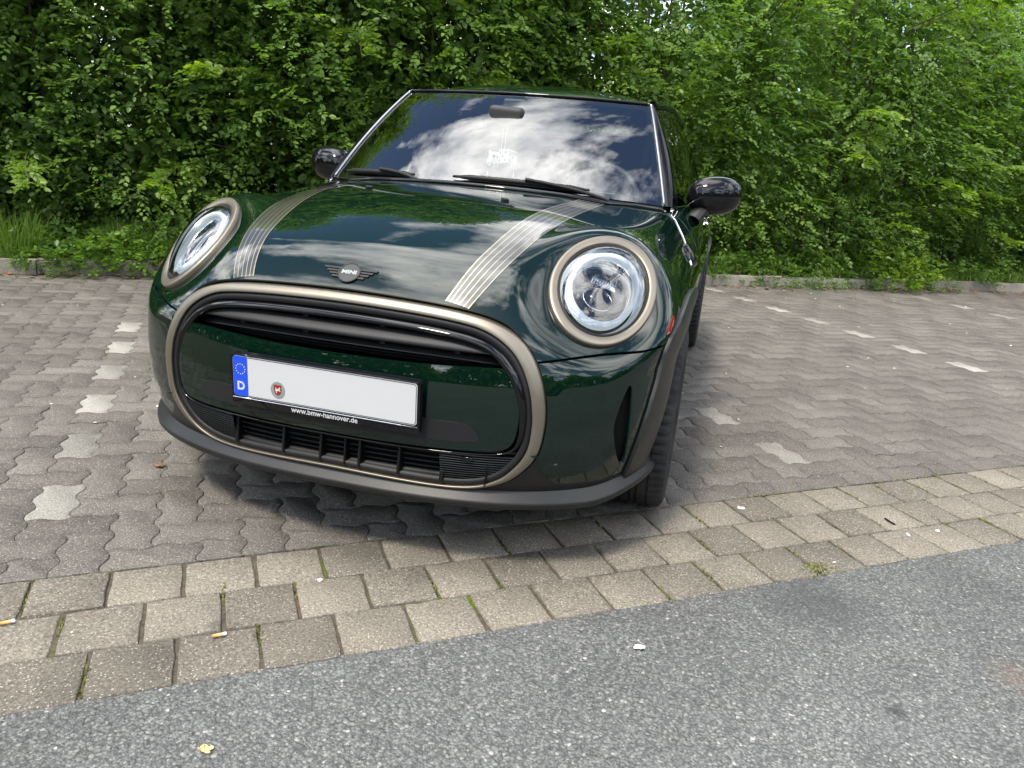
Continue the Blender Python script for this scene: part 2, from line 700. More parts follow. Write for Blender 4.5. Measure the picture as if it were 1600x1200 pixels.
def zcut(x):
    return np.interp(np.abs(x), [0, .53, .61, .67, .763, .813, .9], [.611, .611, .622, .627, .631, .638, .648])


def zlow(x):
    return np.interp(np.abs(x), [0, .535, .548, .588, .62, .9], [.352, .346, .334, .280, .2775, .271])


def yrear(x):
    return np.interp(np.abs(x), [0, .144, .28, .396, .504, .60, .686, .9], [.962, .968, .988, 1.018, 1.064, 1.155, 1.277, 1.30])


def yside(z):
    return np.interp(z, [0, .76, .80, .813, .859, .912, .94, 1.2], [1.03, 1.04, 1.08, 1.106, 1.199, 1.287, 1.30, 1.30])


def bonnet_rear(V):
    return np.minimum(yrear(V[:, 0]) - V[:, 1], np.where(np.abs(V[:, 0]) > .62, yside(V[:, 2]) - V[:, 1], 1.))


SLOT = np.array([(.749, .565), (.758, .497), (.760, .396), (.753, .300), (.738, .325), (.7215, .42), (.7205, .45), (.733, .515)])
SLOT = resample(chaikin(SLOT, 2, True), 60)

m = clip(SK, ring_sdf(SK[0]) - .004 - .006 * sstep(.66, .70, SK[0][:, 2]))
m = clip(m, np.where(lamp_coords(m[0])[1] > -.25, lamp_coords(m[0])[0] - 1.02, 1.))
m = clip(m, arch_sdf(m[0], WY))
base = m
m = clip(base, np.where(base[0][:, 1] < .6, base[0][:, 2] - zcut(base[0][:, 0]) - .003, 1.))
m = clip(m, bonnet_rear(m[0]) - .003)
m = clip(m, m[0][:, 2] - .55)
bonnet = panel('bonnet', m, M_GREEN, car)
m = clip(base, zcut(base[0][:, 0]) - .003 - base[0][:, 2])
m = clip(m, .6 - m[0][:, 1])
bump = m
m = clip(bump, bump[0][:, 2] - zlow(bump[0][:, 0]) - .0015)
m = clip(m, sdf(np.abs(m[0][:, 0]), m[0][:, 2], SLOT))
for sg in (-1, 1):
    panel('front_bumper', clip(m, m[0][:, 0] * sg), M_GREEN, car)
m = clip(bump, zlow(bump[0][:, 0]) - bump[0][:, 2])
m = clip(m, m[0][:, 2] - .20)
panel('lower_bumper_trim', m, M_TRIM, car)
# front wing between the bonnet side edge and the door
m = clip(base, -(bonnet_rear(base[0])) - .003)
m = clip(m, np.abs(m[0][:, 0]) - .70)
m = clip(m, 1.335 - m[0][:, 1]); m = clip(m, m[0][:, 2] - .30)
m = clip(m, .948 - m[0][:, 2])
for sg in (-1, 1):
    panel('front_wing', clip(m, m[0][:, 0] * sg), M_GREEN, car)
# dark shell just under the skin: closes the shut lines
m = clip(SK, ring_sdf(SK[0]) + .012)
m = clip(m, np.where(lamp_coords(m[0])[1] > -.25, lamp_coords(m[0])[0] - .955, 1.))
m = clip(m, wheel_r(m[0], WY) - .352)
m = clip(m, m[0][:, 2] - .19)
m = clip(m, 1.35 - m[0][:, 1]); m = clip(m, yrear(m[0][:, 0]) + .01 - m[0][:, 1] + 9 * (m[0][:, 2] < .9))
panel('inner_shell', m, M_SHADOW, car, off=-.016, rim=0)

# --- sides behind the front wing
gy, gz = np.meshgrid(np.linspace(1.30, 3.80, 200), np.linspace(.19, .955, 70), indexing='ij')
sv = np.stack([Xs(gy.ravel(), gz.ravel()), gy.ravel(), gz.ravel()], -1)
sn = grad(sv)
SIDE = (sv, sn, tris(grid_faces(200, 70)))


def mirror(m, sg):
    V, N, T = m
    return (V * [sg, 1, 1], N * [sg, 1, 1], T if sg > 0 else T[:, ::-1])



d1 = clip(SIDE, SIDE[0][:, 1] - 1.341); d1 = clip(d1, 2.52 - d1[0][:, 1]); d1 = clip(d1, d1[0][:, 2] - .34)
q1 = clip(SIDE, SIDE[0][:, 1] - 2.526); q1 = clip(q1, q1[0][:, 2] - .30); q1 = clip(q1, arch_sdf(q1[0], RWY))
r1 = clip(SIDE, .335 - SIDE[0][:, 2]); r1 = clip(r1, 2.80 - r1[0][:, 1])
doors = {}
for sg in (-1, 1):
    doors[sg] = panel('door', mirror(d1, sg), M_GREEN, car)
    panel('rear_quarter', mirror(q1, sg), M_GREEN, car)
    panel('sill', mirror(r1, sg), M_TRIM, car, off=.01)

# --- wheel arch trims
for cy, src in ((WY, SK), (RWY, SIDE)):
    for sg in (-1, 1):
        mm = src if src is SK else mirror(src, sg)
        mm = clip(mm, mm[0][:, 0] * sg - .5)
        mm = clip(mm, -arch_sdf(mm[0], cy) - .001)
        mm = clip(mm, wheel_r(mm[0], cy) - .372)
        mm = clip(mm, mm[0][:, 2] - .235)
        panel('wheel_arch_trim', mm, M_TRIM, car, off=.010, rim=.03)

# --- chin spoiler
xs = np.linspace(-.805, .805, 121)
yl = Yf(xs, .25)
Tn = np.stack([np.gradient(xs), np.gradient(yl)], 1); Tn /= np.linalg.norm(Tn, axis=1)[:, None]
On = np.stack([Tn[:, 1], -Tn[:, 0]], 1)
prof = [(-.012, .266), (.002, .252), (.010, .238), (.019, .229), (.022, .224), (.021, .214), (.014, .2055), (.0, .203), (-.12, .200)]
dz = .030 * sstep(.66, .81, np.abs(xs))
ex = .007 * sstep(.50, .72, np.abs(xs))
V = np.array([[xs[i] + On[i, 0] * (d + ex[i] * (d > -.011)), yl[i] + On[i, 1] * (d + ex[i] * (d > -.011)), z + dz[i]] for i in range(len(xs)) for d, z in prof])
lip = mk('chin_spoiler', V, grid_faces(len(xs), len(prof)), M_TRIM, car)

# --- grille surround (champagne ring)


def ring_band(name, poly, prof, m, w, parent=car, yoff=0., flat=1.):
    """sweep along a closed (x, z) outline: prof holds (share of width inward, depth offset)"""
    rows = []
    for d, dy in prof:
        p = inset(poly, d * w)
        rows.append(np.stack([p[:, 0], Yf(p[:, 0], p[:, 1]) + (dy * flat if dy < 0 else dy) + yoff, p[:, 1]], 1))
    V = np.stack(rows, 1).reshape(-1, 3)
    return mk(name, V, grid_faces(len(poly), len(prof), True, False), m, parent)


zr = RING[:, 1]
wr = .88 * np.where(zr > .5, .024 + .012 * sstep(.36, .53, np.abs(RING[:, 0])), np.interp(zr, [.25, .262, .30, .36, .5], [.009, .011, .022, .030, .036]))
ring = ring_band('grille_surround', RING, [(0, .022), (0, -.005), (.03, -.0075), (.10, -.0090), (.5, -.0098), (.88, -.0085), (.97, -.0065), (1, -.003), (1.0, .035)], M_BRONZE, wr)
for sg in (-1, 1):
    bbox_obj('joint', (.034, .012, .0018), M_SHADOW, ring, (sg * .535, float(Yf(np.array([.54]), .372)[0]) - .006, .372), rot(0, sg * .25, 0), 0)
# satin gap then the gloss black frame
ring_band('grille_gap_seal', inset(RING, wr - .001), [(0, .004), (0, .001), (1, .001), (1, .03)], M_BLACK, .020)
frame_half = [(0, .6845), (.2, .681), (.33, .671), (.40, .655), (.446, .628), (.480, .592), (.503, .55), (.516, .50), (.518, .45),
              (.511, .405), (.497, .381), (.468, .3665), (.40, .3615), (.2, .360), (0, .360)]
FRAME = sym_poly(frame_half, 3, 240)
wf = np.interp(FRAME[:, 1], [.35, .365, .39, .45, .6, .66, .7], [.003, .003, .012, .020, .026, .020, .018])
ring_band('grille_frame', FRAME, [(0, .03), (0, .004), (.12, -.003), (.35, -.0075), (.6, -.008), (.85, -.003), (1, .006), (1, .05)], M_BLACKGLOSS, wf, flat=np.clip(wf / .02 - .2, -.35, 1))

# --- painted crossmember that carries the number plate
gx, gz = np.meshgrid(np.linspace(-.51, .51, 171), np.linspace(.355, .605, 64), indexing='ij')
fv = np.stack([gx.ravel(), Yf(gx.ravel(), gz.ravel()), gz.ravel()], -1)
FRONT = (fv, grad(fv), tris(grid_faces(171, 64)))
pan_half = [(0, .581), (.2, .5835), (.40, .591), (.478, .594), (.484, .575), (.494, .53), (.498, .48), (.496, .43), (.486, .398), (.468, .381), (.42, .3745), (.2, .371), (0, .370)]
PAN = sym_poly(pan_half, 2, 260)
pm = clip(FRONT, -sdf(FRONT[0][:, 0], FRONT[0][:, 2], PAN))
cross = panel('crossmember_panel', pm, M_GREEN, car, off=.002, rim=.035)
wing_half = [(0, .448), (.34, .449), (.372, .446), (.392, .432), (.408, .408), (.398, .398), (.2, .392), (0, .390)]
WING = sym_poly(wing_half, 1, 200)
pm = clip(FRONT, -sdf(FRONT[0][:, 0], FRONT[0][:, 2], WING))
panel('plate_recess', pm, M_BLACK, cross, off=.0035, rim=.006)
for cx, cz, ww, hh_ in ((-.458, .488, .052, .078), (.458, .488, .052, .078)):
    if cx > 0:
        continue
    a = np.linspace(0, 2 * np.pi, 64, endpoint=False)
    px = cx + np.sign(np.cos(a)) * np.abs(np.cos(a)) ** .35 * ww / 2
    pz = cz + np.sign(np.sin(a)) * np.abs(np.sin(a)) ** .35 * hh_ / 2
    path = np.stack([px, Yf(px, pz) + .0005, pz], 1) - np.array([0, .002, 0])
    V, F = tube(path, .0011, 5, True)
    mk('towing_eye_cover', V, F, M_SHADOW, cross)

# --- upper grille opening
gx, gz = np.meshgrid(np.linspace(-.47, .47, 61), np.linspace(.57, .69, 9), indexing='ij')
V = np.stack([gx.ravel(), Yf(gx.ravel(), gz.ravel()) + .085, gz.ravel()], -1)
back = mk('grille_back', V, grid_faces(61, 9), M_SHADOW, car)
parts = []
for k in range(7):
    z = .585 + k * .0135
    x = np.linspace(-.42, .42, 41)
    parts.append(tube(np.stack([x, Yf(x, z) + .07, np.full_like(x, z)], 1), .0022, 5))
V, F = join(parts)
mk('grille_rib', V, F, M_BLACK, car)


def slat(zc, xh, dep, thick, mtl, front):
    x = np.linspace(-xh, xh, 81)
    t = np.clip((xh - np.abs(x)) / .10, 0, 1) ** .5
    zz = zc - .010 * (np.abs(x) / xh) ** 4
    y0 = Yf(x, zc) + front
    V = []
    for i in range(81):
        for a in np.linspace(0, 2 * np.pi, 14, endpoint=False):
            V.append((x[i], y0[i] + dep / 2 - math.cos(a) * dep / 2, zz[i] + (thick * t[i] + .001) * .5 * math.sin(a) * (1.15 - .35 * math.cos(a)) - .006 * math.cos(a)))
    F = grid_faces(81, 14, False, True)
    return mk('grille_slat', V, F, mtl, car)


slat(.636, .425, .040, .026, M_GREYBAR, .006)
slat(.607, .440, .030, .006, M_BLACK, .030)
for x in (-.30, -.10, .12, .32):
    for zc_, hgt in ((.659, .022), (.613, .022)):
        bbox_obj('grille_support', (.016, .03, hgt), M_BLACK, car, (x, float(Yf(np.array([x]), .65)[0]) + .045, zc_), None, .002, 1)

# --- lower grille
gx, gz = np.meshgrid(np.linspace(-.535, .535, 81), np.linspace(.25, .37, 13), indexing='ij')
V = np.stack([gx.ravel(), Yf(gx.ravel(), gz.ravel()) + .060, gz.ravel()], -1)
bm_ = (V, np.tile([0, -1., 0], (len(V), 1)), tris(grid_faces(81, 13)))
bm_ = clip(bm_, -sdf(V[:, 0], V[:, 2], RING) - .004)
panel('lower_grille_back', bm_, M_SHADOW, car, rim=0)
# ribbed blanking panels left and right
for sg in (-1, 1):
    parts = []
    n_r = 14
    gxx = np.linspace(.305, .525, 23)
    rows = []
    for k in range(n_r * 4 + 1):
        z = .262 + (.360 - .262) * k / (n_r * 4)
        ph = (k % 4)
        dy = (.014, .012, .005, .006)[ph]
        rows.append(np.stack([gxx, Yf(gxx, z) + dy, np.full_like(gxx, z)], 1))
    V = np.stack(rows, 1).reshape(-1, 3) * [sg, 1, 1]
    T = tris(grid_faces(23, n_r * 4 + 1))
    Nn = np.tile([0, -1., 0], (len(V), 1))
    mm = clip((V, Nn, T), -sdf(V[:, 0], V[:, 2], RING) - .010)
    o = mk('ribbed_blank', mm[0], mm[2], M_TRIM, car, False)
    if sg > 0:
        bbox_obj('sensor_window', (.030, .006, .014), M_BLACKGLOSS, o, (.375, float(Yf(np.array([.375]), .345)[0]) + .004, .346), None, .002, 1)
        bbox_obj('seam', (.0025, .006, .09), M_SHADOW, o, (.425, float(Yf(np.array([.425]), .32)[0]) + .0065, .315), rot(0, .1, .2), 0)
for x, wd in ((-.303, .014), (-.148, .010), (-.034, .010), (.038, .007), (.080, .010), (.191, .010), (.308, .014)):
    h = .095
    bbox_obj('grille_bar', (wd * .8, .03, h), M_DEEP, car, (x, float(Yf(np.array([x]), .31)[0]) + .026, .320), rot(-.10, 0, 0), .002, 1)
for k, z in enumerate((.296, .312, .328, .344)):
    x = np.linspace(-.30, .30, 41)
    V, F = tube(np.stack([x, Yf(x, z) + .036, np.full_like(x, z)], 1), .0030, 6, squash=1.0)
    mk('lower_slat', V, F, M_DEEP, car)
for z, hgt, dy in ((.3655, .010, .012), (.276, .020, .016)):
    x = np.linspace(-.50 if z > .3 else -.45, .50 if z > .3 else .45, 61)
    y = Yf(x, z) + dy
    V = np.concatenate([np.stack([x, y + b, np.full_like(x, z + a)], 1)[:, None] for a, b in ((hgt / 2, .05), (hgt / 2, 0), (-hgt / 2, .004), (-hgt / 2, .05))], 1).reshape(-1, 3)
    mk('grille_crossbar', V, grid_faces(61, 4), M_DEEP, car)

# --- number plate
plate_y = float(Yf(np.array([0.]), .493)[0]) - .022
Mp = rot(.02, 0, 0)


def on_plate(V, dy):
    V = np.asarray(V)
    return np.stack([V[:, 0], np.full(len(V), -dy), V[:, 1]], 1) @ Mp.T + [0, plate_y, .493]


def rrect(w, h, r, cx=0, cy=0, n=6):
    P = []
    for qx, qy, a0 in ((1, 1, 0), (-1, 1, 90), (-1, -1, 180), (1, -1, 270)):
        for k in range(n + 1):
            a = R(a0 + 90 * k / n)
            P.append((cx + qx * (w / 2 - r) + r * math.cos(a), cy + qy * (h / 2 - r) + r * math.sin(a)))
    return np.array(P)


def slab(P, y0, y1):
    """flat outline on the plate turned into a thin slab"""
    n = len(P)
    V = np.vstack([on_plate(P, y1), on_plate(P, y0)])
    F = [tuple(range(n))] + [(i, (i + 1) % n, n + (i + 1) % n, n + i)[::-1] for i in range(n)]
    return V, F


V, F = slab(rrect(.533, .142, .010, 0, -.009), -.014, .004)
plate = flatten(mk('number_plate', V, F, M_BLACKGLOSS, car))
V, F = slab(rrect(.519, .110, .009), .003, .0055)
flatten(mk('plate_sheet', V, F, M_WHITE, plate))
for (w, h, r) in ((.514, .105, .008),):
    P = rrect(w, h, r)
    V, F = tube(on_plate(P, .0056), .0009, 5, True)
    mk('plate_border', V, F, M_BLACK, plate)
# frame lips, bright on the lower edge
for h, m_ in ((.0595, M_BLACKGLOSS), (-.0590, M_CHROME)):
    x = np.linspace(-.262, .262, 9)
    V, F = tube(on_plate(np.stack([x, np.full_like(x, h)], 1), .0068), .0016, 6)
    mk('frame_lip', V, F, m_, plate)
Pb = rrect(.044, .1085, .006, -.2365, 0)
Pb[:, 0] = np.minimum(Pb[:, 0], -.2165)
V, F = slab(Pb, .0052, .0064)
flatten(mk('euro_band', V, F, M_BLUE, plate))
parts = []
for k in range(12):
    a = 2 * math.pi * k / 12
    cx, cy = -.2370 + .0135 * math.cos(a), .020 + .0135 * math.sin(a)
    P = np.array([(cx + (.0021 if i % 2 == 0 else .0009) * math.sin(math.pi * i / 5), cy + (.0021 if i % 2 == 0 else .0009) * math.cos(math.pi * i / 5)) for i in range(10)])
    parts.append((on_plate(P, .0068), [tuple(range(10))]))
V, F = join(parts)
mk('euro_star', V, F, M_YEL, plate, False)
V, F = text_mesh('D', .032, 0, .0012)
mk('country_letter', on_plate(V[:, :2] + [-.2370, -.027], .0068), F, M_WHITE, plate, False)
a = np.linspace(0, 2 * np.pi, 28, endpoint=False)
V, F = slab(np.stack([-.128 + .0205 * np.cos(a), -.022 + .0225 * np.sin(a)], 1), .005, .0066)
seal = mk('seal_disc', V, F, M_SEAL, plate, False)
V, F = slab(np.array([(-.139, -.008), (-.117, -.008), (-.117, -.026), (-.121, -.033), (-.128, -.037), (-.135, -.033), (-.139, -.026)]), .006, .0070)
mk('seal_shield', V, F, M_RED, plate, False)
horse = np.array([(-.1365, -.026), (-.134, -.020), (-.1345, -.013), (-.1325, -.0165), (-.129, -.0185), (-.124, -.0165), (-.1225, -.0125), (-.1205, -.0150), (-.1195, -.0185),
                  (-.1215, -.0185), (-.1225, -.0210), (-.1190, -.0235), (-.1205, -.0255), (-.1245, -.0235), (-.1290, -.0245), (-.1310, -.0305), (-.1330, -.0300), (-.1315, -.0245)])
mk('seal_horse', on_plate(horse, .0074), [tuple(range(len(horse)))], M_WHITE, plate, False)
V, F = text_mesh('www.bmw-hannover.de', .0205, 0, .0004)
V[:, 0] *= .190 / (V[:, 0].max() - V[:, 0].min())
mk('dealer_lettering', on_plate(V[:, :2] + [.004, -.0695], .0046), F, M_WHITE, plate, False)

# --- emblem on the bonnet
ez = .772
ey = float(Yf(np.array([0.]), ez)[0])
eP = np.array([0, ey, ez]); eN = grad(eP[None])[0]
eX = np.array([1., 0, 0]); eU = np.cross(eN, eX); eU /= np.linalg.norm(eU)
if eU[2] < 0: eU = -eU


def on_emb(V, h):
    """follow the bonnet skin, h above it"""
    V = np.asarray(V, float)
    P = eP + V[:, :1] * eX + V[:, 1:2] * eU
    D_ = np.tile(eN, (len(P), 1))
    Q = solve(P - eN * .06, D_, 0., .12)
    return Q + grad(Q) * h


def emb_slab(P, h0, h1):
    n = len(P)
    V = np.vstack([on_emb(P, h1), on_emb(P, h0)])
    return V, [tuple(range(n))] + [(i, n + i, n + (i + 1) % n, (i + 1) % n) for i in range(n)]


a = np.linspace(0, 2 * np.pi, 40, endpoint=False)
V, F = emb_slab(np.stack([.0295 * np.cos(a), .0295 * np.sin(a)], 1), -.001, .0045)
emb = flatten(mk('bonnet_emblem', V, F, M_EMB, car))
V, F = tube(on_emb(np.stack([.0295 * np.cos(a), .0295 * np.sin(a)], 1), .0040), .0023, 6, True)
mk('emblem_rim', V, F, M_GREYBAR, emb)
for sg in (-1, 1):
    for k, (yy, x1) in enumerate(((.0150, .074), (.0062, .064), (-.0026, .054), (-.0114, .044))):
        P = np.array([(.020, yy), (x1 + .003, yy + .0004), (x1, yy - .0052), (.020, yy - .0052)]) * [sg, 1]
        V, F = emb_slab(P, -.001, .0038)
        mk('wing_bar', V, F, M_BLACK, emb, False)
V, F = text_mesh('MINI', .0155, 0, .0007)
V[:, 0] *= .042 / (V[:, 0].max() - V[:, 0].min())
mk('emblem_lettering', on_emb(V[:, :2], .0052), F, M_SEAL, emb, False)

# --- bonnet stripes
sy_i = [(.080, .267), (.093, .271), (.161, .296), (.20, .309), (.292, .326), (.451, .346), (.689, .378), (.979, .412), (1.06, .42)]
sy_o = [(.080, .330), (.096, .334), (.2, .386), (.339, .422), (.526, .449), (.785, .480), (1.064, .504)]


def smooth_curve(pts):
    yy = np.array([p[0] for p in pts]); xx = np.array([p[1] for p in pts])
    c = np.polyfit(np.sqrt(yy), xx, 4)
    return lambda y: np.polyval(c, np.sqrt(y))


fi, fo = smooth_curve(sy_i), smooth_curve(sy_o)


def stripe_strip(name, t0, t1, h, mtl, sg, parent, nt=9):
    n = 90
    tt = np.linspace(t0, t1, nt)
    u = np.linspace(0, 1, n) ** 1.5
    P = []
    for k in u:
        # the two ends follow the bonnet edges
        for t in tt:
            x1 = .42 + t * .083
            y1 = float(yrear(x1)) - .006
            y0 = .0965 if True else 0
            y = y0 + k * (y1 - y0)
            x = fi(y) + t * (fo(y) - fi(y))
            P.append((x, y))
    P = np.array(P)
    z = Zt(P[:, 0], P[:, 1])
    V = np.stack([P[:, 0], P[:, 1], z], 1)
    Nn = grad(V)
    V = (V + Nn * h) * [sg, 1, 1]
    F = grid_faces(n, nt)
    if sg < 0: F = [f[::-1] for f in F]
    F = [f[::-1] for f in F]
    return mk(name, V, F, mtl, parent, True, Nn * [sg, 1, 1])


for sg in (-1, 1):
    st = stripe_strip('bonnet_stripe', 0, 1, .0007, M_STRIPE, sg, car, 13)
    for k, tc in enumerate((.03, .20, .39, .58, .78, .97)):
        hw = (.026, .021, .020, .018, .016, .015)[k]
        stripe_strip('stripe_line', tc - hw, tc + hw, .0012, M_GOLD, sg, st, 3)

# --- headlights


def HLP(rho, t, s):
    rho, t, s = np.broadcast_arrays(np.asarray(rho, float), np.asarray(t, float), np.asarray(s, float))
    u = HLrb * np.cos(t); v = HLra * np.sin(t)
    A = u * math.cos(HLps) - v * math.sin(HLps); B = u * math.sin(HLps) + v * math.cos(HLps)
    k = -(HLk[0] * A * A + HLk[1] * B * B + HLk[2] * A * B)
    return HLc + (rho * A)[..., None] * HLa + (rho * B)[..., None] * HLb + (k + s)[..., None] * HLn


def lamp_sweep(name, prof, mtl, sg, parent, n=96, cap=False):
    t = np.linspace(0, 2 * np.pi, n, endpoint=False)
    V = np.stack([HLP(r, t, s) for r, s in prof], 1).reshape(-1, 3)
    F = grid_faces(n, len(prof), True, False)
    if cap:
        k = len(prof) - 1
        V = np.vstack([V, HLP(0., 0., prof[-1][1])[None]])
        # centre sits at the mean rim height
        V[-1] = V[k::len(prof)][:n].mean(0)
        F += [(i * len(prof) + k, len(V) - 1, ((i + 1) % n) * len(prof) + k)[::-1] for i in range(n)]
    V = V * [sg, 1, 1]
    nn = HLn * [sg, 1, 1]
    # outward orientation
    f = F[0]; a_, b_, c_ = V[f[0]], V[f[1]], V[f[2]]
    if np.cross(b_ - a_, c_ - a_) @ nn < 0 and mtl is M_LENS:
        F = [q[::-1] for q in F]
    return mk(name, V, F, mtl, parent)


for sg in (-1, 1):
    hl = lamp_sweep('headlight', [(1.015, -.012), (.86, -.014), (.80, -.016), (.72, -.036), (.5, -.056), (.2, -.066)], M_BOWL, sg, car, cap=True)
    lamp_sweep('lamp_bezel', [(1.012, -.020), (1.010, .003), (1.004, .0065), (.985, .0085), (.93, .0085), (.875, .0072), (.858, .0055), (.850, .002), (.846, -.02)], M_BRONZE, sg, hl)
    lamp_sweep('lamp_seal', [(.852, .000), (.846, .0045), (.832, .0055), (.812, .0045), (.806, -.012)], M_BLACK, sg, hl)
    lamp_sweep('lamp_glass', [(.815, .002), (.80, .008), (.76, .015), (.68, .0225), (.56, .029), (.40, .034), (.2, .0365)], M_LENS, sg, hl, cap=True)
    lamp_sweep('daylight_ring', [(.682, -.016), (.678, .000), (.667, .006), (.632, .0085), (.598, .006), (.586, .000), (.582, -.018)], M_DRL, sg, hl)
    lamp_sweep('inner_bezel', [(.582, -.012), (.54, -.016), (.50, -.042)], M_CHROME, sg, hl)
    lamp_sweep('outer_reflector', [(.81, -.006), (.77, -.010), (.69, -.022)], M_CHROME, sg, hl)
    # frame of the lamp: across, up, out
    cen = HLP(np.array(0.), np.array(0.), np.array(0.))
    cen = HLc + HLn * .040
    ax = np.array([1., 0, 0]) - HLn * HLn[0]; ax /= np.linalg.norm(ax)
    up = np.cross(HLn, ax); up = up if up[2] > 0 else -up
    Ml = np.stack([ax, up, HLn], 1)
    Ms = np.diag([sg, 1, 1]) @ Ml
    if sg < 0: Ms[:, 0] *= -1

    def at(a_, b_, s_):
        return (cen + ax * a_ + up * b_ + HLn * s_) * [sg, 1, 1]
    bbox_obj('led_module', (.074, .026, .03), M_DARKCHROME, hl, at(.006, .046, -.055), Ms, .004, 2)
    for k in range(7):
        bbox_obj('led_fin', (.0035, .016, .008), M_CHROME, hl, at(-.020 + k * .0072, .046, -.038), Ms, .001, 1)
    t = np.linspace(0, 2 * np.pi, 40, endpoint=False)
    V = np.vstack([[at(.040 * r * math.cos(q), -.010 + .034 * r * math.sin(q), -.046 + .022 * math.sqrt(max(0, 1 - r * r))) for q in t] for r in (1, .85, .6, .3, .02)])
    V = V.reshape(5, 40, 3).transpose(1, 0, 2).reshape(-1, 3)
    mk('projector_lens', V, grid_faces(40, 5, True, False), M_BLACKGLOSS, hl)
    V, F = tube(np.array([at(.042 * math.cos(q), -.010 + .036 * math.sin(q), -.044) for q in t]), .002, 5, True)
    mk('projector_rim', V, F, M_CHROME, hl)

# --- red side marker in front of the arch trim
for sg in (-1, 1):
    yz = np.array([(.372, .664), (.388, .679), (.43, .708), (.438, .706), (.418, .688), (.392, .670)])
    yy, zz = yz[:, 0], yz[:, 1]
    V = np.stack([Xs(yy, zz), yy, zz], 1)
    Nn = grad(V)
    V = np.vstack([V + Nn * .0025, V - Nn * .004]) * [sg, 1, 1]
    mk('side_marker', V, [tuple(range(6))] + [(i, (i + 1) % 6, 6 + (i + 1) % 6, 6 + i) for i in range(6)], M_RED, car, False)

# --- side scuttle at the rear edge of the bonnet
for sg in (-1, 1):
    yz = chaikin(np.array([(1.06, .800), (1.10, .845), (1.19, .842), (1.235, .80), (1.21, .765), (1.09, .765)]), 2, True)
    V = np.stack([Xs(yz[:, 0], yz[:, 1]), yz[:, 0], yz[:, 1]], 1); Nn = grad(V); n = len(V)
    c = V.mean(0) + Nn.mean(0) * .016
    V = np.vstack([V - Nn * .002, V * .85 + V.mean(0) * .15 + Nn * .013, [c]]) * [sg, 1, 1]
    F = [(i, (i + 1) % n, n + (i + 1) % n, n + i) for i in range(n)] + [(n + i, n + (i + 1) % n, 2 * n) for i in range(n)]
    mk('side_scuttle', V, F, M_BLACKGLOSS, car)

for sg in (-1, 1):
    z = np.linspace(.93, .775, 30)
    y = yside(z) + .002
    V = np.stack([Xs(y, z), y, z], 1)
    V = V + grad(V) * .001
    V, F = tube(V * [sg, 1, 1], .0028, 6)
    mk('bonnet_edge_highlight', V, F, M_CHROME, car)  # thin chrome bead added to imitate the highlight along the bonnet edge

# --- washer jets
for sg in (-1, 1):
    zj = float(Zt(np.array([.238]), .70)[0])
    bbox_obj('washer_jet', (.021, .021, .010), M_BLACK, car, (sg * .238, .70, zj + .003), rot(.15, 0, .78), .003, 2)

# ------------------------------------------------------------------ greenhouse


def wind(s, t):
    s, t = np.asarray(s, float), np.asarray(t, float)
    xb, yb, zb = .69 * s, 1.075 + .225 * s * s, .990 - .030 * s * s
    xt, yt, zt = .548 * s, 1.625 + .118 * s * s, 1.352 - .004 * s * s
    b = .022 * 4 * t * (1 - t)
    return np.stack([xb + (xt - xb) * t, yb + (yt - yb) * t - b * .55, zb + (zt - zb) * t + b * .8], -1)


def surf_grid(name, fn, s0, s1, t0, t1, ns, nt, mtl, parent, out=None, off=0.):
    s, t = np.meshgrid(np.linspace(s0, s1, ns), np.linspace(t0, t1, nt), indexing='ij')
    V = fn(s, t).reshape(-1, 3)
    F = grid_faces(ns, nt)
    if out is not None:
        f = F[len(F) // 2]; nrm = np.cross(V[f[1]] - V[f[0]], V[f[2]] - V[f[0]])
        if nrm @ np.asarray(out) < 0: F = [q[::-1] for q in F]
    return mk(name, V, F, mtl, parent)


screen = surf_grid('windscreen', wind, -1, 1, 0, 1, 61, 31, M_GLASS, car, (0, -1, 1))
# dark printed border of the glass, just inside it
for a_ in ((-1, 1, .955, 1.0), (-1, 1, 0., .05), (-1, -.962, 0, 1), (.962, 1, 0, 1)):
    o = surf_grid('screen_border', lambda s, t: wind(s, t) + [0, .006, -.006], a_[0], a_[1], a_[2], a_[3], 41 if a_[1] - a_[0] > 1 else 3, 21 if a_[1] - a_[0] < 1 else 3, M_BLACK, screen)


def belt(y):
    y = np.asarray(y, float)
    return np.stack([.725 + .052 * sstep(1.28, 1.75, y) - .10 * sstep(2.9, 3.8, y), y, .952 + .025 * (y - 1.3) / 2.4], -1)


def roof_edge(y):
    y = np.asarray(y, float)
    return np.stack([.555 + .045 * sstep(1.7, 2.3, y) - .07 * sstep(2.8, 3.5, y), y, 1.348 + .020 * sstep(1.7, 2.2, y) - .055 * sstep(2.4, 3.5, y)], -1)


def side(s, t):
    s, t = np.asarray(s, float), np.asarray(t, float)
    B_ = belt(1.318 + s * 2.10); T_ = roof_edge(1.748 + s * 1.65)
    P = B_ + (T_ - B_) * t[..., None]
    P[..., 0] += .028 * 4 * t * (1 - t)
    return P


def pillar(s, t):
    """between the screen edge (s=0) and the front edge of the side glass (s=1)"""
    a_ = wind(np.full_like(t, 1.0), t); b_ = side(np.zeros_like(t), t)
    P = a_ + (b_ - a_) * s[..., None]
    k = (4 * s * (1 - s))[..., None] * .012
    return P + k * np.array([.7, -.5, .3])


